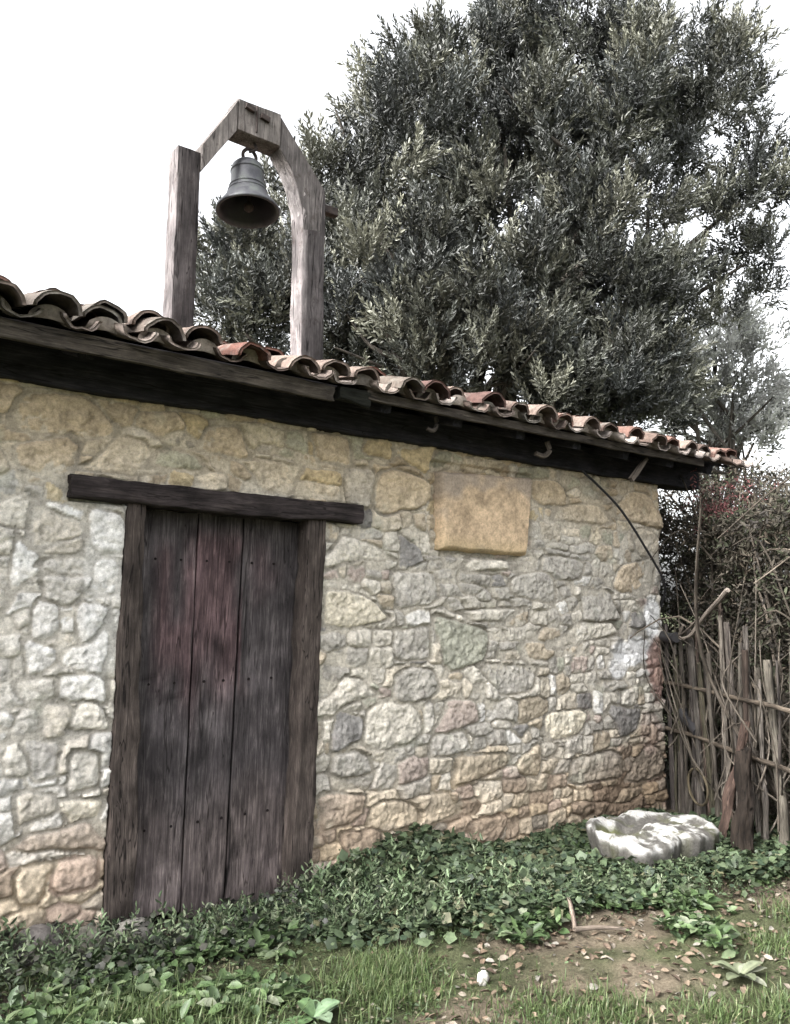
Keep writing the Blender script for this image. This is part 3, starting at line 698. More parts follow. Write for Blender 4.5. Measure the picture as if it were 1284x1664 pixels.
mb = MB(); prism(mb, [(1.868, 3.93), (2.086, 4.268), (2.092, 4.468), (1.862, 4.085)], FY0 - .014, FY0 + FT - .004, (1.05, .99, .93)); mb.build('brace', FR, bf)
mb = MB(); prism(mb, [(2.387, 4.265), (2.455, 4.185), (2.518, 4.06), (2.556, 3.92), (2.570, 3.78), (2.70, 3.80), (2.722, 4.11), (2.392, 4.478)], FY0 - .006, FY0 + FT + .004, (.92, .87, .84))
for i in range(len(mb.c)):  # sky light painted onto the inner curve of the brace
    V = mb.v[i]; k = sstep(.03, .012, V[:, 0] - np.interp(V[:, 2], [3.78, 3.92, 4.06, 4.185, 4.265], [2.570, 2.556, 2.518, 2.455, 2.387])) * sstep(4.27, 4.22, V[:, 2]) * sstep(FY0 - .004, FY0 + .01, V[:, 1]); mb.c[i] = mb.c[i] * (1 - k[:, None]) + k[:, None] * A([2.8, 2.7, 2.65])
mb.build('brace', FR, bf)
IRON, nt, b = mat('rusty_iron', .75, .4, .5)
pos = nt.nodes.new('ShaderNodeNewGeometry').outputs['Position']
nt.links.new(ramp(nt, noise(nt, pos, 40, 6, .7), [(.3, (.02, .018, .018)), (.6, (.06, .045, .04)), (.75, (.12, .07, .045))]), b.inputs['Base Color'])
for (x, z) in ((2.165, 4.435), (2.268, 4.412)):
    mb = MB(); timber(mb, (x - .030, FY0 - .018, z + .006), (x + .030, FY0 - .018, z - .006), (0, 1, 0), .03, .034, 6, .002); mb.build('tie_bar', IRON, bf)
mb = MB(); tube(mb, [(2.214, FY0 - .016, 4.47), (2.214, FY0 - .016, 4.30)], .007, 6); mb.build('tie_rod', IRON, bf)
mb = MB(); timber(mb, (2.70, fy + .02, 4.02), (2.87, fy + .02, 4.02), (0, 1, 0), .05, .055, 8, .003); mb.build('iron_stub', IRON, bf)

# ------------------------------------------------------------------ bell
BX, BY, BZ = 2.213, .335, 3.825
bell = thing('bell', 'grey cast bell hanging mouth down inside the frame on the roof', 'bell', loc=(0, 0, 0))
BM, nt, b = mat('bell_metal', .55, .4, .3)
pos = nt.nodes.new('ShaderNodeNewGeometry').outputs['Position']
f = noise(nt, pos, 9, 8, .72)
nt.links.new(mix(nt, attr(nt, 'Col').outputs['Color'], ramp(nt, f, [(.3, (.022, .023, .026)), (.5, (.058, .058, .066)), (.62, (.085, .092, .088)), (.78, (.16, .16, .168))]), 1., 'MULTIPLY'), b.inputs['Base Color'])
nt.links.new(ramp(nt, f, [(.3, .4), (.7, .65)]), b.inputs['Roughness']); bump(nt, b, noise(nt, pos, 60, 4), .2, .004)
prof = [(.0, .325), (.045, .326), (.075, .318), (.092, .300), (.098, .275), (.100, .235), (.103, .19), (.110, .148), (.124, .108), (.148, .066), (.176, .030), (.193, .008), (.196, -.002), (.190, -.010), (.178, -.006), (.164, .022), (.140, .060), (.112, .105), (.095, .15), (.087, .20), (.083, .27), (.06, .30), (.0, .308)]
tl = Matrix.Rotation(RAD(-5), 3, 'X')
mb = MB(); lathe(mb, prof, (BX, BY, BZ), 64, (1, 1, 1), tl); mb.c[0][15 * 64:] *= .25      # shade inside the mouth, painted into the colour
mb.build('bell_body', BM, bell, True)
for zz, rr in ((.155, .1095), (.125, .118), (.262, .0995)):
    mb = MB(); lathe(mb, [(rr - .004, zz + .007), (rr + .004, zz + .004), (rr + .004, zz - .004), (rr - .002, zz - .008)], (BX, BY, BZ), 64, (1, 1, 1), tl); mb.build('moulding_ring', BM, bell, True)
mb = MB()
for q in (-.035, .035):
    tube(mb, smooth_path([(BX + q, BY, BZ + .31), (BX + q * 1.3, BY, BZ + .36), (BX + q * .6, BY, BZ + .395), (BX, BY, BZ + .40)], 12), .011, 8)
mb.build('crown_loop', IRON, bell, True)
mb = MB(); tube(mb, smooth_path([(BX - .01, BY - .01, BZ + .375), (BX + .03, BY - .03, BZ + .40), (BX + .02, BY, BZ + .46), (BX, BY, BZ + .475)], 12), .009, 8); mb.build('hanger_hook', IRON, bell, True)
mb = MB(); tube(mb, [(BX, BY, BZ + .31), (BX + .004, BY, BZ + .12), (BX + .005, BY, BZ + .06), (BX + .005, BY, BZ + .035), (BX + .005, BY, BZ + .01), (BX + .005, BY, BZ - .005)], [.008, .009, .012, .030, .028, .008], 12); mb.build('clapper', IRON, bell, True)

# ------------------------------------------------------------------ cable on the wall
m, nt, b = mat('black_rubber', .6, .3); b.inputs['Base Color'].default_value = (.025, .024, .026, 1)
mb = MB(); tube(mb, smooth_path([(4.83, -.03, 2.50), (4.90, -.055, 2.43), (5.03, -.055, 2.365), (5.32, -.06, 2.185), (5.63, -.06, 1.90), (5.86, -.055, 1.66), (5.955, .0, 1.54), (5.97, .06, 1.40), (5.965, .10, 1.1)], 60), .0095, 8)
o = mb.build('cable', m, None, True); o['label'] = 'dark cable sagging across the stone wall from the eaves to the corner'; o['category'] = 'cable'
# ------------------------------------------------------------------ white stone trough block at the corner
GXs, GT = np.meshgrid(np.linspace(0, 1, 46), np.linspace(0, 2 * np.pi, 120, endpoint=False), indexing='ij')
outl = A(OUTL)
oc = outl.mean(0); oa = np.arctan2(outl[:, 1] - oc[1], outl[:, 0] - oc[0]); orr = np.hypot(outl[:, 0] - oc[0], outl[:, 1] - oc[1])
so_ = np.argsort(oa); RR = np.interp(np.mod(GT + np.pi, 2 * np.pi) - np.pi, np.r_[oa[so_] - 2 * np.pi, oa[so_], oa[so_] + 2 * np.pi], np.tile(orr[so_], 3))
RR = RR * (1 + .30 * fbm(np.cos(GT) * 4, np.sin(GT) * 4, 201, 3))
rad = np.where(GXs < .7, GXs / .7, 1); down = np.where(GXs < .7, 0, (GXs - .7) / .3)
X = oc[0] + np.cos(GT) * RR * rad * (1 - .25 * down ** 2); Y = oc[1] + np.sin(GT) * RR * rad * (1 - .25 * down ** 2)
hol = np.hypot((X - 4.40) / .17, (Y + .66) / .15)
hol2 = np.hypot((X - 4.68) / .22, (Y + .66) / .13)
Zt = .062 + .08 * fbm(X * 5, Y * 5, 203, 4) + .028 * fbm(X * 17, Y * 17, 205, 4) + .022 * np.abs(fbm(X * 30, Y * 30, 206, 3)) - .075 * sstep(1.15, .6, hol) - .04 * sstep(1.15, .7, hol2)
Zs = Zt - .24 * down - .02 * sstep(.9, 1, rad)
X = X + .03 * fbm(Zs * 12 + GT * 3, GT * 2, 207, 3) * down
wk = sstep(-.02, .05, fbm(X * 9, Y * 9, 209, 5, .65) + .06 - .3 * sstep(.95, .7, hol) - .25 * sstep(1.1, .8, hol2)) * sstep(.16, .0, down)
c = A([.095, .09, .082]) * (1 - wk[..., None]) + A([.38, .375, .36]) * wk[..., None]
mk = (sstep(1.0, .75, hol) * .9 + .5 * sstep(.05, .2, fbm(X * 6, Y * 6, 211, 3)) * (1 - wk))[..., None].clip(0, 1)
c = c * (1 - mk) + A([.09, .095, .045]) * mk; c = c * (1 + .5 * fbm(X * 30, Y * 30, 213, 3))[..., None]
mb = MB(); i = np.arange(GXs.size).reshape(GXs.shape)
F = np.stack([i[:-1], i[1:], np.roll(i[1:], -1, 1), np.roll(i[:-1], -1, 1)], -1).reshape(-1, 4)
mb.add(np.stack([X, Y, Zs], -1).reshape(-1, 3), F, np.clip(c, .02, .85).reshape(-1, 3))
o = mb.build('stone_block', STONE, None, True); o['label'] = 'flat whitish weathered stone block with a mossy hollow at the chapel corner'; o['category'] = 'stone'

def rock(name, c, r, label, col, seed, group=None):
    th, ph = np.meshgrid(np.linspace(0, np.pi, 22), np.linspace(0, 2 * np.pi, 34, endpoint=False), indexing='ij')
    d = np.stack([np.sin(th) * np.cos(ph), np.sin(th) * np.sin(ph), np.cos(th)], -1)
    k = 1 + .55 * fbm(d[..., 0] * 1.6 + seed, d[..., 1] * 1.6 + d[..., 2] * 1.3, 221, 4)
    V = d * A(r) * k[..., None] + A(c)
    i = np.arange(th.size).reshape(th.shape)
    mb = MB(); mb.add(V.reshape(-1, 3), np.stack([i[:-1], i[1:], np.roll(i[1:], -1, 1), np.roll(i[:-1], -1, 1)], -1).reshape(-1, 4), A(col))
    o = mb.build(name, STONE, None, True); o['label'] = label; o['category'] = 'stone'
    if group: o['group'] = group
rock('fallen_stone', (1.10, -.10, -.06), (.11, .09, .09), 'dark rounded stone at the wall foot, farthest left', (.11, .10, .095), 3.1, 'stones at the wall foot')
rock('fallen_stone', (1.27, -.16, -.08), (.12, .09, .075), 'dark mossy stone at the wall foot between two other stones', (.12, .115, .095), 7.7, 'stones at the wall foot')
rock('fallen_stone', (1.50, -.13, -.085), (.10, .08, .06), 'flat grey stone below the left door jamb', (.20, .19, .17), 12.3, 'stones at the wall foot')
rock('pebble', (2.515, -1.394, -.105), (.026, .022, .030), 'small pale pebble standing in the grass before the ivy', (.40, .385, .35), 4.2)

# ------------------------------------------------------------------ stake fence from the corner towards the right foreground
fence = thing('stake_fence', 'rough weathered stake fence running from the chapel corner to the right', 'fence')
FA = A([6.0, .05, 0]); FD = A([-1.0, -1.65, 0]); FN = norm(A([1.65, -1.0, 0]))
r4 = np.random.default_rng(21)
t = .03
while t < 1.32:
    big = t > .62 and r4.random() < .45
    wd = r4.uniform(.06, .095) if big else r4.uniform(.022, .055)
    P = FA + FD * t + FN * r4.normal() * .012
    h = r4.uniform(1.0, 1.25) + (.25 if .48 < t < .6 else 0) + r4.normal() * .06
    lean = A([FD[0], FD[1], 0]) / 1.93 * r4.normal() * .06 + FN * r4.normal() * .03
    z0 = -.22
    mb = MB()
    g = r4.uniform(.5, 1.0); cc = A([g, g * r4.uniform(.97, 1.02), g * r4.uniform(.93, 1.03)])
    if r4.random() < .18: cc = cc * A([.82, .70, .64])
    if r4.random() < .15: cc = cc * A([.82, .86, .68])
    if r4.random() < .5:
        n = 26; tt = np.linspace(0, 1, n); rr = wd * .42 * (1 - .35 * tt) * (1 + .5 * fbm(tt * 6 + t * 40, tt * 0, 231, 2))
        pts = P[None] + A([0, 0, z0]) + tt[:, None] * (A([0, 0, h - z0]) + lean * 1.2)[None] + .05 * np.stack([fbm(tt * 2.5 + t * 50, tt * 0, 233, 2), fbm(tt * 2.5 + t * 50, tt * 0 + 4, 233, 2), 0 * tt], -1)
        tube(mb, pts, rr, 9, cc)
    else:
        timber(mb, P + A([0, 0, z0]), P + A([0, 0, h]) + lean * 1.2, FD, wd, .024, 30, .004, .012, .85, .25, cc, ragged=.04)
    mb.build('stake', GREY, fence, True)
    t += wd / 1.93 + abs(r4.normal()) * .010 + .001
for zr in (.83, .47):
    a = FA + A([0, 0, zr]) - FN * .035; b_ = FA + FD * 1.3 + A([0, 0, zr - .03]) - FN * .035
    mb = MB(); n = 50; tt = np.linspace(0, 1, n)
    tube(mb, a + tt[:, None] * (b_ - a) + .03 * np.stack([0 * tt, fbm(tt * 5, tt * 0 + zr, 237, 2), fbm(tt * 5, tt * 0 + 3 + zr, 237, 2)], -1), .017 + .006 * fbm(tt * 9, tt * 0, 239, 2), 8, (.7, .64, .56))
    mb.build('rail', GREY, fence, True)

def single(name, label, cat, mat_, builder, smooth=True, **kw):
    mb = MB(); builder(mb); o = mb.build(name, mat_, None, smooth); o['label'] = label; o['category'] = cat
    for k, v in kw.items(): o[k] = v
    return o
# things leaning on the fence
single('leaning_plank', 'reddish brown plank leaning on the fence behind a dark split post', 'plank', GREY,
       lambda mb: timber(mb, (5.10, -.93, -.16), (5.155, -1.115, .69), FD, .10, .045, 40, .012, .02, .62, .3, (.62, .47, .43), ragged=.05))
single('split_post', 'dark split wooden post standing in the ivy before the fence', 'post', GREY,
       lambda mb: timber(mb, (4.975, -1.15, -.18), (5.10, -1.14, .50), FD, .12, .10, 40, .022, .03, .7, .5, (.20, .17, .15), ragged=.12))
single('hoop', 'thin rusty hoop standing on edge against the fence stakes', 'hoop', GREY,
       lambda mb: tube(mb, [A([5.535, -.515, .135]) + .118 * (math.cos(a) * A([-.60, -.80, 0]) * 1.55 + math.sin(a) * A([0, 0, 1]) * 1.05) - FN * .0 for a in np.linspace(-.25, 2 * math.pi - .25, 50)], .010, 8, (.75, .70, .52)))
single('bent_stick', 'pale bent stick hooked over the top of the fence beside the corner', 'stick', GREY,
       lambda mb: (tube(mb, smooth_path([(5.65, -.36, 1.30), (5.69, -.30, 1.215), (5.66, -.35, 1.195), (5.585, -.47, 1.23), (5.52, -.58, 1.32), (5.455, -.69, 1.40), (5.38, -.81, 1.47), (5.30, -.94, 1.555)], 40), np.linspace(.011, .019, 40), 8, (1.55, 1.5, 1.45)),
                   tube(mb, smooth_path([(5.69, -.30, 1.215), (5.62, -.42, 1.27), (5.53, -.57, 1.36)], 14), .008, 6, (1.1, 1.05, 1.0))))
single('pipe_elbow', 'short black plastic pipe elbow stuck between the fence stakes', 'pipe', bpy.data.materials['black_rubber'],
       lambda mb: tube(mb, smooth_path([(5.80, -.24, .64), (5.775, -.27, .58), (5.72, -.36, .545), (5.67, -.44, .50)], 20), .035, 14))
single('pipe_stub', 'black rubber pipe end poking out at the chapel corner above the fence', 'pipe', bpy.data.materials['black_rubber'],
       lambda mb: tube(mb, smooth_path([(5.97, .12, 1.22), (5.90, .0, 1.20), (5.80, -.14, 1.19), (5.74, -.24, 1.20)], 20), .04, 14))

# ------------------------------------------------------------------ foliage helpers
LV, LF = leaf_tpl(.36, .13, .10)
def spray_tpl(nl, ln, leaf, r, spread=.9):
    """one leafy shoot along +x"""
    V = []; F = []; C = []
    for i in range(nl):
        s = (i + .4) / nl; a = i * 2.4 + r.normal() * .3
        el = (1 - .55 * s) * spread + r.normal() * .12
        d = A([math.cos(el), math.sin(el) * math.cos(a), math.sin(el) * math.sin(a)])
        M = basis(d[None], A([r.uniform(0, 6.28)]))[0]
        L = leaf * r.uniform(.7, 1.15) * (1 - .25 * s)
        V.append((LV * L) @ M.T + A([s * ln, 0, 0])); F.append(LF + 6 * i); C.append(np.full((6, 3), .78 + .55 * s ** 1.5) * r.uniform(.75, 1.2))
    n = 6 * nl; w = .006
    V.append(A([[0, w, 0], [0, -w * .5, w * .9], [0, -w * .5, -w * .9], [ln * .9, 0, 0]])); F.append(A([[n, n + 1, n + 3, n + 3], [n + 1, n + 2, n + 3, n + 3], [n + 2, n, n + 3, n + 3]])); C.append(np.full((4, 3), .55))
    return np.concatenate(V), np.concatenate(F), np.concatenate(C)

def crown(mb, lobes, dens, leaf, nl, ln, cols, r, up=.75, boughs=11, bright=(.55, 1.6), flat=.26):
    """every lobe is a fan of boughs, every bough a plume of leafy shoots"""
    tp = [spray_tpl(nl, ln, leaf, r) for _ in range(6)]
    for (x, y, z, R, *k) in lobes:
        kk = k[0] if k else 1.
        for b_ in range(int(boughs * (.6 + .4 * kk))):
            d0 = norm(r.normal(size=3)); d0[2] = abs(d0[2]) if d0[2] < -.5 else d0[2]
            ax = norm(d0 * .75 + A([0, 0, up]) + r.normal(size=3) * .25)
            p0 = A([x, y, z]) + d0 * R * r.uniform(.15, .75); L = R * r.uniform(.55, 1.0)
            n = int(dens * R * R * kk / boughs * r.uniform(.6, 1.4))
            if n < 2: continue
            t = r.random(n) ** .8
            rd = r.normal(size=(n, 3)); rd = rd - ax * (rd @ ax)[:, None]
            rad_ = flat * R * (1.15 - .75 * t) * r.random(n) ** .5
            p = p0 + ax * (t * L)[:, None] + norm(rd) * rad_[:, None]
            dr = norm(ax * .9 + norm(rd) * .65 + A([0, 0, .25]) + r.normal(size=(n, 3)) * .25)
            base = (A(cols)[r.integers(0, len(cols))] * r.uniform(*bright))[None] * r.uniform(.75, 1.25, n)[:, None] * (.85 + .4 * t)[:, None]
            w = r.integers(0, 6, n); M = basis(dr, r.uniform(0, 6.28, n)); s = r.uniform(.7, 1.35, n)
            for j in range(6):
                m_ = w == j
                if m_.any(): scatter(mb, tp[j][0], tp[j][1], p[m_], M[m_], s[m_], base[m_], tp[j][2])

BARK = wood_mat('bark', (.03, .027, .024), (.08, .07, .06), (.17, .155, .14), .95, .9)
def limbs(mb, base, forks, r0, r):
    """tapering trunk with limbs reaching towards the given points"""
    base = A(base)
    for f in forks:
        f = A(f); h = f - base
        mid = base + h * .45 + A([0, 0, .12 * np.linalg.norm(h)]) - A([h[0], h[1], 0]) * .18
        P = smooth_path([base + A([r.normal() * .08, r.normal() * .08, -.25]), base + (mid - base) * .5 + r.normal(size=3) * .12, mid, mid + (f - mid) * .5 + r.normal(size=3) * .2, f], 26)
        tube(mb, P, np.linspace(r0, .02, 26) ** 1.0, 9, (1, 1, 1))
        for k in range(5):
            q = P[10 + 3 * k]; e = q + r.normal(size=3) * .7 + A([0, 0, .5]); tube(mb, smooth_path([q, (q + e) / 2 + r.normal(size=3) * .12, e], 9), np.linspace(.045, .012, 9), 6, (.9, .9, .9))

# ------------------------------------------------------------------ the big evergreen behind the chapel
r5 = np.random.default_rng(31)
tree = thing('evergreen_tree', 'huge dark evergreen tree rising behind the tiled roof and bell', 'tree')
mb = MB(); limbs(mb, (8.2, 4.9, -.2), [l[:3] for l in LOBES[::2]], .17, r5)
mb.build('trunk', BARK, tree, True)
LEAF = leaf_mat('evergreen_leaf', .42, .5, .12)
mb = MB()
lob2 = []
for l in LOBES + EXTRA:
    right = sstep(9.4, 10.8, l[0] - .25 * (l[1] - 2))
    lob2.append((*l, 1.0 - .2 * float(right)))
crown(mb, lob2, 560, .088, 16, .32, [(.040, .043, .038), (.056, .059, .049), (.078, .08, .064), (.118, .119, .094), (.045, .049, .047)], r5, .85)
mb.build('crown', LEAF, tree)

pale = thing('pale_leaved_tree', 'pale grey leaved tree beyond the right end of the roof', 'tree')
mb = MB(); limbs(mb, (13.6, 4.0, -.2), [p[:3] for p in PALE], .08, r5); mb.build('trunk', BARK, pale, True)
mb = MB(); crown(mb, PALE, 420, .12, 10, .34, [(.48, .48, .465), (.36, .365, .345), (.58, .58, .57), (.20, .205, .185)], r5, .4, 12, (.6, 1.4), .4)
mb.build('crown', leaf_mat('pale_leaf', .4, .5, .5), pale)

# ------------------------------------------------------------------ bramble thicket behind the fence
r6 = np.random.default_rng(41)
th_ = thing('bramble_thicket', 'tangled brown bramble thicket behind the stake fence', 'thicket')
def thick_pt(n):
    t = r6.uniform(-.9, 1.5, n); off = r6.uniform(.25, 2.4, n); z = r6.uniform(-.1, 2.75, n) * np.where(r6.random(n) < .5, 1, r6.random(n) ** .3)
    P = FA + FD * t[:, None] + FN * off[:, None]; P[:, 2] = z
    P[:, 2] = np.minimum(P[:, 2], 2.85 - .10 * off + .3 * fbm(t * 4, off, 261, 2)); P[:, 2] = np.minimum(P[:, 2], 2.15 + np.maximum(P[:, 0] - 6.5, 0) * .7 - .15 * r6.random(n)); return P
mb = MB(); P = thick_pt(420)
for p in P:
    L = r6.uniform(.4, 1.3); d = norm(A([r6.normal(), r6.normal(), .2 + r6.normal() * .6])); e = p + d * L - A([0, 0, .25 * L])
    g = r6.uniform(.4, 1.1) + (.9 if r6.random() < .10 else 0); n = 9
    tube(mb, smooth_path([p - A([0, 0, .2]), p + d * L * .5 + A([0, 0, .15 * L]), e], n), np.linspace(.009, .0035, n) * r6.uniform(.6, 1.3), 5, A([g, g * .95, g * .88]), False)
for k in range(26):
    p = thick_pt(1)[0]; b0 = A([p[0], p[1], -.15]); e = A([p[0] + r6.normal() * .3, p[1] + r6.normal() * .3, min(r6.uniform(1.6, 2.9), 2.1 + max(p[0] - 6.6, 0) * .6)])
    tube(mb, smooth_path([b0, (b0 + e) / 2 + r6.normal(size=3) * .15, e], 16), np.linspace(.022, .006, 16), 6, A([1, .95, .9]) * r6.uniform(.4, .9), False)
for k in range(110):                                     # brush grown through the stakes
    t_ = r6.uniform(.02, 1.3); p = FA + FD * t_ + FN * r6.uniform(-.10, .25); b0 = A([p[0], p[1], r6.uniform(-.1, .6)]); L = r6.uniform(.4, 1.1)
    e = b0 + A([r6.normal() * .22, r6.normal() * .22, 1]) * L; g = r6.uniform(.5, 1.5)
    tube(mb, smooth_path([b0, (b0 + e) / 2 + r6.normal(size=3) * .09, e], 12), np.linspace(.008, .003, 12), 5, A([g, g * .97, g * .92]), False)
mb.build('stems', BARK, th_, True)
mb = MB(); tp = spray_tpl(9, .22, .055, r6, 1.2)
P = thick_pt(20000); n = len(P)
cb = A([(.055, .05, .038), (.075, .062, .048), (.05, .055, .035), (.07, .062, .05), (.04, .036, .032)])[r6.integers(0, 5, n)] * r6.uniform(.7, 1.3, n)[:, None]
scatter(mb, tp[0], tp[1], P, basis(r6.normal(size=(n, 3)) + A([0, 0, .3]), r6.uniform(0, 6.28, n)), r6.uniform(.7, 1.4, n), cb, tp[2])
mb.build('foliage', leaf_mat('bramble_leaf', .75, .15, .1), th_)
mb = MB(); c0 = A([6.35, -.35, 2.25]); P = c0 + r6.normal(size=(90, 3)) * A([.16, .16, .13]); n = len(P)
scatter(mb, tp[0], tp[1], P, basis(r6.normal(size=(n, 3)), r6.uniform(0, 6.28, n)), r6.uniform(.5, .9, n), A([.19, .085, .085])[None] * r6.uniform(.6, 1.4, n)[:, None], tp[2])
mb.build('red_leaves', bpy.data.materials['bramble_leaf'], th_)
sap = thing('bare_sapling', 'pale leafless sapling with crooked twigs rising above the fence', 'sapling')
mb = MB()
for P in ([(6.16, -.46, -.15), (6.12, -.52, .7), (6.08, -.59, 1.21), (5.99, -.75, 1.36), (5.93, -.84, 1.43)], [(5.80, -1.05, -.15), (5.84, -.99, .8), (5.90, -.89, 1.38), (5.95, -.80, 1.61), (5.97, -.78, 1.82), (5.91, -.88, 2.02), (5.86, -.96, 2.15)],
          [(5.96, -.79, 1.80), (5.84, -.98, 1.86), (5.70, -1.2, 1.84)], [(5.965, -.775, 1.83), (6.08, -.58, 1.86), (6.2, -.4, 1.92)], [(5.95, -.8, 1.62), (5.8, -1.05, 1.75), (5.62, -1.32, 1.83)]):
    tube(mb, smooth_path(P, 22), np.linspace(.013, .006, 22), 6, (2.1, 2.0, 1.9), False)
mb.build('stem', BARK, sap, True)

# ------------------------------------------------------------------ ground plants
GRASS = leaf_mat('grass_blade', .5, .4, .3, .2)
IVY = leaf_mat('ivy_leaf', .5, .4, .15, .35)
r7 = np.random.default_rng(51)
# ivy: lobed leaves over the bank along the wall
ang = np.linspace(-np.pi, np.pi, 11)[:-1]
ivr = A([.30, .62, .50, .80, .72, 1.0, .72, .80, .50, .62])
ivV = np.concatenate([[[0, 0, 0.05]], np.stack([ivr * np.cos(ang) * .62 + .25, ivr * np.sin(ang) * .62, -.10 * ivr ** 2 + .03 * np.cos(ang * 5)], -1)])
ivF = A([[0, 1 + i, 1 + (i + 1) % 10, 1 + (i + 2) % 10] for i in range(0, 10, 2)])
def ivy_front(x): return np.interp(x, [1.9, 2.3, 2.75, 3.2, 3.8, 4.4, 5.0, 5.6], [-.30, -.85, -1.0, -1.10, -1.35, -1.52, -1.62, -1.3])
def blk(x, y): return np.hypot((x - oc[0]) / .55, (y - oc[1]) / .42) < .80
n = 34000; x = r7.uniform(1.85, 5.55, n); f = r7.random(n) ** 1.1; y0 = ivy_front(x); y = -.03 + f * (y0 - .03)
hgt = (.05 + .10 * sstep(2.2, 3.0, x) * (1 - .65 * f) * (1 - .75 * sstep(3.3, 3.8, x)) + .04 * sstep(3.3, 3.8, x) * f) * (1 + .9 * fbm(x * 4, y * 4, 271, 3))
hgt = hgt + .10 * np.exp(-((x - 3.15) / .35) ** 2) * (1 - f)
den = fbm(x * 2.5 + 7, y * 2.5, 275, 3) + .32 * sstep(1.9, 2.6, x) - .38 * sstep(.72, 1.0, f) - .12
k = (r7.random(n) < np.clip(.55 + 2.2 * den, .04, 1)) & ~blk(x, y) & ((y - FA[1]) * FD[0] - (x - FA[0]) * FD[1] < 2.2)
k &= ((x - FA[0]) * FN[0] + (y - FA[1]) * FN[1]) < .35
x, y, hgt, f = x[k], y[k], hgt[k], f[k]; n = len(x)
z = ground_z(x, y) + hgt * r7.uniform(.15, 1.0, n) ** .6 + .01
d = norm(np.stack([r7.normal(size=n) * .9, r7.normal(size=n) * .6 - .55, r7.normal(size=n) * .35 - .05], -1))
nrm_roll = r7.normal(size=n) * .5
cI = A([(.045, .066, .034), (.032, .050, .030), (.064, .090, .048), (.09, .12, .065), (.055, .072, .04), (.115, .115, .065)])[r7.choice(6, n, p=[.22, .18, .24, .18, .11, .07])] * r7.uniform(.7, 1.3, n)[:, None]
mb = MB(); scatter(mb, ivV, ivF, np.stack([x, y, z], -1), basis(d, nrm_roll), r7.uniform(.016, .055, n) * r7.choice([.7, 1., 1.45], n), cI)
mb.build('ivy', IVY, None, kind='stuff', label='dark green ivy covering the bank below the wall', category='ivy')
# taller leafy weeds standing in the ivy and before the door
mb = MB(); tpw = [spray_tpl(11, .24, .062, r7, 1.3) for _ in range(4)]
for (n, xr, fr, sc) in ((300, (2.3, 3.4), (0., .9), (.45, .95)), (130, (3.3, 4.4), (.5, .95), (.3, .6)), (130, (1.85, 2.9), (.15, .8), (.3, .7)), (110, (.7, 1.9), (.1, .8), (.4, .8))):
    x = r7.uniform(*xr, n); y = -.06 + r7.uniform(*fr, n) * (np.where(x < 1.9, -.5, ivy_front(x)) + .05); k = ~blk(x, y); x, y = x[k], y[k]; n = len(x)
    cI = A([(.055, .082, .04), (.075, .108, .055), (.10, .13, .072), (.125, .145, .09)])[r7.integers(0, 4, n)] * r7.uniform(.75, 1.25, n)[:, None]
    d = norm(np.stack([r7.normal(size=n) * .45, r7.normal(size=n) * .45 - .15, np.ones(n)], -1)); w_ = r7.integers(0, 4, n); s_ = r7.uniform(*sc, n); z = ground_z(x, y) + .02
    for j in range(4):
        m_ = w_ == j; scatter(mb, tpw[j][0] * A([1, 1, 1]), tpw[j][1], np.stack([x, y, z], -1)[m_], basis(d[m_], r7.uniform(0, 6, m_.sum())), s_[m_], cI[m_], tpw[j][2])
mb.build('tall_weeds', IVY, None, kind='stuff', label='upright leafy weeds standing among the ivy and before the door', category='weeds')
# dark and grey-green weeds along the foot of the wall on the left
n = 5200; x = r7.uniform(.2, 2.7, n); y = -.02 - r7.random(n) ** 1.3 * .62; k = r7.random(n) < np.clip(.6 + 2 * fbm(x * 4, y * 4, 281, 3), .1, 1); x, y = x[k], y[k]; n = len(x)
z = ground_z(x, y) + r7.uniform(0, .12, n) ** 1.0
cI = A([(.036, .036, .028), (.042, .050, .034), (.034, .052, .028), (.058, .082, .045), (.022, .024, .019)])[r7.integers(0, 5, n)] * r7.uniform(.7, 1.3, n)[:, None]
mb = MB(); d = norm(r7.normal(size=(n, 3)) * A([1, .8, .5]) + A([0, -.3, .2])); scatter(mb, ivV, ivF, np.stack([x, y, z], -1), basis(d, r7.normal(size=n) * .7), r7.uniform(.018, .046, n), cI)
mb.build('weeds', IVY, None, kind='stuff', label='withered dark weeds along the wall foot before the door', category='weeds')

def blades(mb, x, y, h, w, col, r, lean=.5):
    n = len(x); z = ground_z(x, y) - .01
    a = r.uniform(0, 6.28, n); ln = np.abs(r.normal(size=n)) * lean + .1
    dirx, diry = np.cos(a), np.sin(a); px, py = -diry, dirx
    V = []
    for (t, wk) in ((0, 1), (.4, .9), (.75, .6), (1, .06)):
        off = ln * t * t * h; zz = h * t * (1 - .35 * ln * t)
        cx, cy, cz = x + dirx * off, y + diry * off, z + zz
        V += [np.stack([cx + px * w * wk, cy + py * w * wk, cz], -1), np.stack([cx - px * w * wk, cy - py * w * wk, cz], -1)]
    V = np.stack(V, 1); F = A([[0, 1, 3, 2], [2, 3, 5, 4], [4, 5, 7, 6]])
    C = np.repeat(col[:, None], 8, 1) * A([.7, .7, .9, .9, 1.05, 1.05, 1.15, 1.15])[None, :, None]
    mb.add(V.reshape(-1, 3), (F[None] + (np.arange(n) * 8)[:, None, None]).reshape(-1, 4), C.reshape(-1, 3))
mb = MB()
gcol = A([(.05, .078, .027), (.068, .10, .036), (.092, .128, .05), (.125, .148, .07), (.15, .14, .085)])
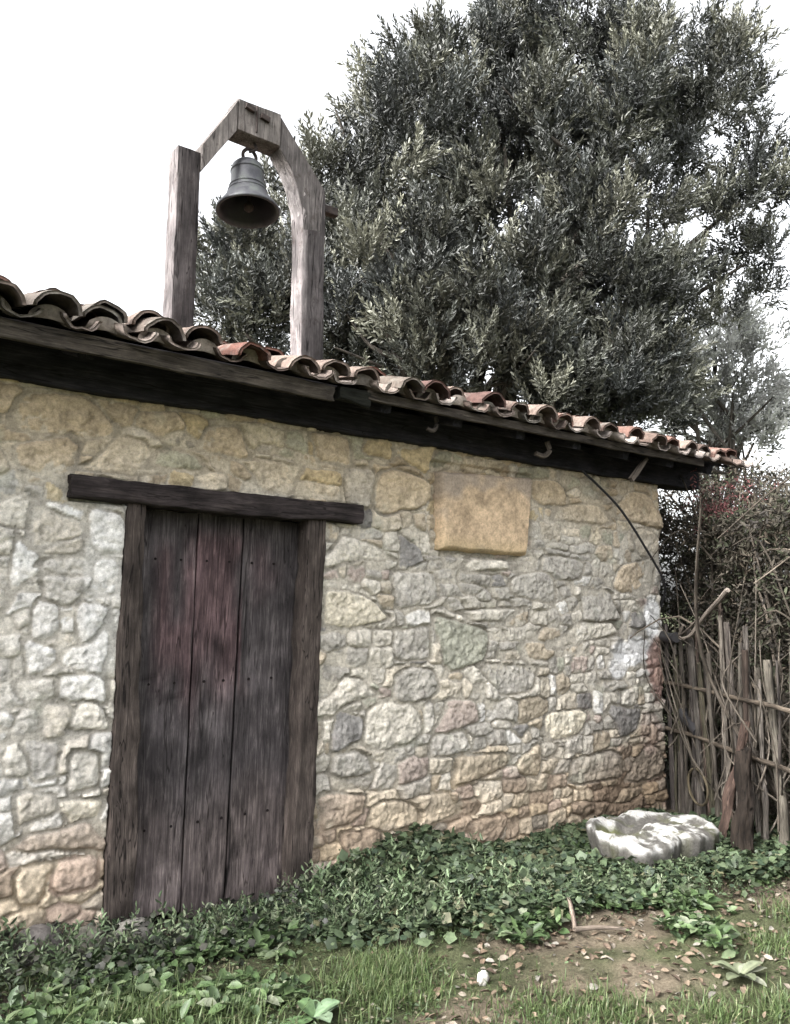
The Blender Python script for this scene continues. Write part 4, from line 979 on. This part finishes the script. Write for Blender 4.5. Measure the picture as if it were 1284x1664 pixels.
def gpatch(n, xr, yr, hr, wr, p, thr, seed, lean=.6):
    x = r7.uniform(*xr, n); y = r7.uniform(*yr, n)
    k = (fbm(x * 2.6, y * 2.6, seed, 3) > thr) & (y < -.12) & (r7.random(n) > .85 * path_mask(x, y)) ; x, y = x[k], y[k]; m_ = len(x)
    blades(mb, x, y, r7.uniform(*hr, m_), r7.uniform(*wr, m_), gcol[r7.choice(5, m_, p=p)] * r7.uniform(.75, 1.25, m_)[:, None], r7, lean)
gpatch(6000, (.5, 2.3), (-1.6, -.28), (.02, .09), (.0015, .0045), [.25, .3, .25, .15, .05], .07, 291)
gpatch(6000, (-2, 2.6), (-3.6, -.2), (.02, .075), (.0015, .004), [.25, .3, .25, .12, .08], .07, 293)
gpatch(5000, (1.7, 2.9), (-1.75, -.75), (.02, .065), (.0012, .003), [.2, .3, .3, .15, .05], .06, 297)
gpatch(7000, (2.3, 5.2), (-3.2, -1.2), (.02, .07), (.0012, .003), [.15, .25, .25, .2, .15], .10, 301)
def tuft(cx, cy, sx, n, hr, p):
    x = cx + r7.normal(size=n) * sx; y = cy + r7.normal(size=n) * sx
    blades(mb, x, y, r7.uniform(*hr, n), r7.uniform(.0015, .0035, n), gcol[r7.choice(5, n, p=p)] * r7.uniform(.8, 1.3, n)[:, None], r7, .7)
for (cx, cy, s, n, h) in [(2.16, -1.16, .11, 1600, (.04, .11)), (2.3, -1.05, .09, 900, (.04, .1)), (2.55, -1.72, .10, 700, (.03, .08)), (2.75, -1.85, .08, 600, (.03, .08)), (3.05, -2.15, .09, 700, (.02, .08)), (3.9, -1.95, .10, 500, (.03, .08)), (4.35, -1.80, .08, 450, (.03, .1)), (1.2, -.75, .15, 1500, (.05, .13)), (1.5, -.95, .13, 1200, (.04, .12)), (3.3, -2.28, .08, 500, (.03, .09))]:
    tuft(cx, cy, s, n, h, [.2, .3, .3, .15, .05])
gpatch(4500, (2.0, 4.9), (-2.7, -1.1), (.015, .05), (.0008, .002), [.05, .1, .2, .25, .4], -.3, 331, 1.3)
mb.build('grass', GRASS, None, kind='stuff', label='short green grass growing before the chapel', category='grass')
# low broad-leaved weeds among the grass
n = 34000; x = r7.uniform(.5, 4.9, n); y = r7.uniform(-2.6, -.3, n)
k = (y > ivy_front(np.clip(x, 1.9, 5.6)) - .75) & (fbm(x * 3 + 2, y * 3, 305, 3) > -.07 + .26 * path_mask(x, y)); x, y = x[k], y[k]; n = len(x)
z = ground_z(x, y) + r7.uniform(.005, .06, n)
cI = A([(.052, .085, .034), (.075, .115, .047), (.115, .15, .08), (.042, .066, .032), (.17, .19, .13)])[r7.choice(5, n, p=[.3, .3, .18, .15, .07])] * r7.uniform(.75, 1.25, n)[:, None]
LW, LWF = leaf_tpl(.55, .12, .2)
mb = MB(); d = norm(np.stack([r7.normal(size=n), r7.normal(size=n) - .2, r7.uniform(-.1, .7, n)], -1)); scatter(mb, LW, LWF, np.stack([x, y, z], -1), basis(d, r7.normal(size=n) * .4), r7.uniform(.022, .085, n), cI)
mb.build('broad_weeds', IVY, None, kind='stuff', label='low broad leaved weeds between the grass and the ivy', category='weeds')
# creeping clover-sized leaves that fill the turf
n = 26000; x = r7.uniform(.3, 5.0, n); y = r7.uniform(-2.7, -.2, n); k = r7.random(n) > .25 + .70 * path_mask(x, y); x, y = x[k], y[k]; n = len(x)
cI = A([(.036, .058, .023), (.055, .082, .033), (.085, .11, .052), (.075, .07, .042), (.12, .11, .075)])[r7.choice(5, n, p=[.32, .32, .18, .11, .07])] * r7.uniform(.7, 1.3, n)[:, None]
mb = MB(); d = norm(np.stack([r7.normal(size=n), r7.normal(size=n), r7.uniform(-.1, .5, n)], -1)); scatter(mb, LW, LWF, np.stack([x, y, ground_z(x, y) + r7.uniform(.004, .03, n)], -1), basis(d, r7.normal(size=n) * .5), r7.uniform(.010, .03, n), cI)
mb.build('creeping_weeds', IVY, None, kind='stuff', label='small creeping leaves and withered bits filling the turf', category='weeds')
# fallen leaves on the path
n = 1900; x = r7.uniform(2.1, 5.2, n); y = r7.uniform(-3.0, -.9, n); k = (r7.random(n) < .08 + path_mask(x, y)); x, y = x[k], y[k]; n = len(x)
cI = A([(.17, .13, .095), (.12, .088, .062), (.18, .155, .125), (.085, .062, .047), (.21, .195, .17)])[r7.choice(5, n, p=[.28, .28, .2, .16, .08])] * r7.uniform(.75, 1.2, n)[:, None]
mb = MB(); d = norm(np.stack([r7.normal(size=n), r7.normal(size=n), r7.normal(size=n) * .15], -1)); scatter(mb, LW, LWF, np.stack([x, y, ground_z(x, y) + .012], -1), basis(d, r7.normal(size=n) * .35), r7.uniform(.02, .055, n), cI)
mb.build('leaf_litter', leaf_mat('dead_leaf', .8, .2, .05), None, kind='stuff', label='dead brown leaves scattered over the bare earth path', category='leaf litter')
# a few plants that stand out
def rosette(name, c, n, ln, w, cols, label, seed, el=(.1, .9)):
    r = np.random.default_rng(seed)
    o = thing(name, label, 'plant', loc=(0, 0, 0)); mb = MB()
    for i in range(n):
        a = i * 2.4 + r.normal() * .3; e = r.uniform(*el); L = ln * r.uniform(.7, 1.15); m_ = 10
        t = np.linspace(0, 1, m_); wv = w * np.sin(np.pi * np.clip(t * .93 + .05, 0, 1)) ** .8
        rr = L * t * math.cos(e) * (1 - .1 * t); zz = L * (t * math.sin(e) - .55 * t * t * math.sin(e) - .05 * t)
        cx = c[0] + rr * math.cos(a); cy = c[1] + rr * math.sin(a); cz = float(ground_z(c[0], c[1])) + .01 + zz
        px, py = -math.sin(a), math.cos(a); V = []
        for q, up in ((1, .25), (.5, .05), (0, 0), (-.5, .05), (-1, .25)): V.append(np.stack([cx + px * wv * q, cy + py * wv * q, cz + wv * up + .006 * fbm(t * 8 + i * 3, t * 0 + q, 311, 2)], -1))
        V = np.stack(V, 1); ii = np.arange(m_ * 5).reshape(m_, 5)
        col = A(cols[i % len(cols)]) * r.uniform(.85, 1.15); cc = np.tile(col, (m_, 5, 1)); cc[:, 2] *= 1.35
        l_ = MB(); l_.add(V.reshape(-1, 3), np.stack([ii[:-1, :-1], ii[1:, :-1], ii[1:, 1:], ii[:-1, 1:]], -1).reshape(-1, 4), cc.reshape(-1, 3)); l_.build('leaf', IVY, o, True)
rosette('dock_plant', (1.80, -1.215), 6, .17, .038, [(.10, .15, .085), (.07, .115, .05), (.125, .17, .11)], 'broad leaved dock plant in the grass at the bottom below the door', 61)
rosette('dock_plant', (3.42, -2.02), 9, .16, .026, [(.14, .155, .10), (.10, .115, .07), (.19, .20, .15)], 'pale straggling dock plant on the earth path at the right', 62, (.2, .8))
rosette('dock_plant', (1.42, -.82), 7, .14, .022, [(.16, .23, .09), (.11, .17, .06)], 'small upright dock plant in the grass below the left jamb', 63, (.6, 1.3))
rosette('dock_plant', (2.98, -.82), 6, .12, .032, [(.14, .22, .10), (.19, .27, .14)], 'bright leaved dock plant at the front edge of the ivy', 64, (.3, 1.0))
single('forked_twig', 'pale forked twig lying at the edge of the ivy and earth path', 'twig', GREY,
       lambda mb: (tube(mb, smooth_path([(3.44, -1.05, -.02), (3.36, -1.15, -.055), (3.27, -1.25, -.10), (3.24, -1.28, -.11)], 16), np.linspace(.010, .014, 16), 7, (1.5, 1.35, 1.25)),
                   tube(mb, smooth_path([(3.23, -1.29, -.105), (3.32, -1.36, -.095), (3.42, -1.44, -.10)], 12), np.linspace(.013, .007, 12), 7, (1.4, 1.3, 1.2))))
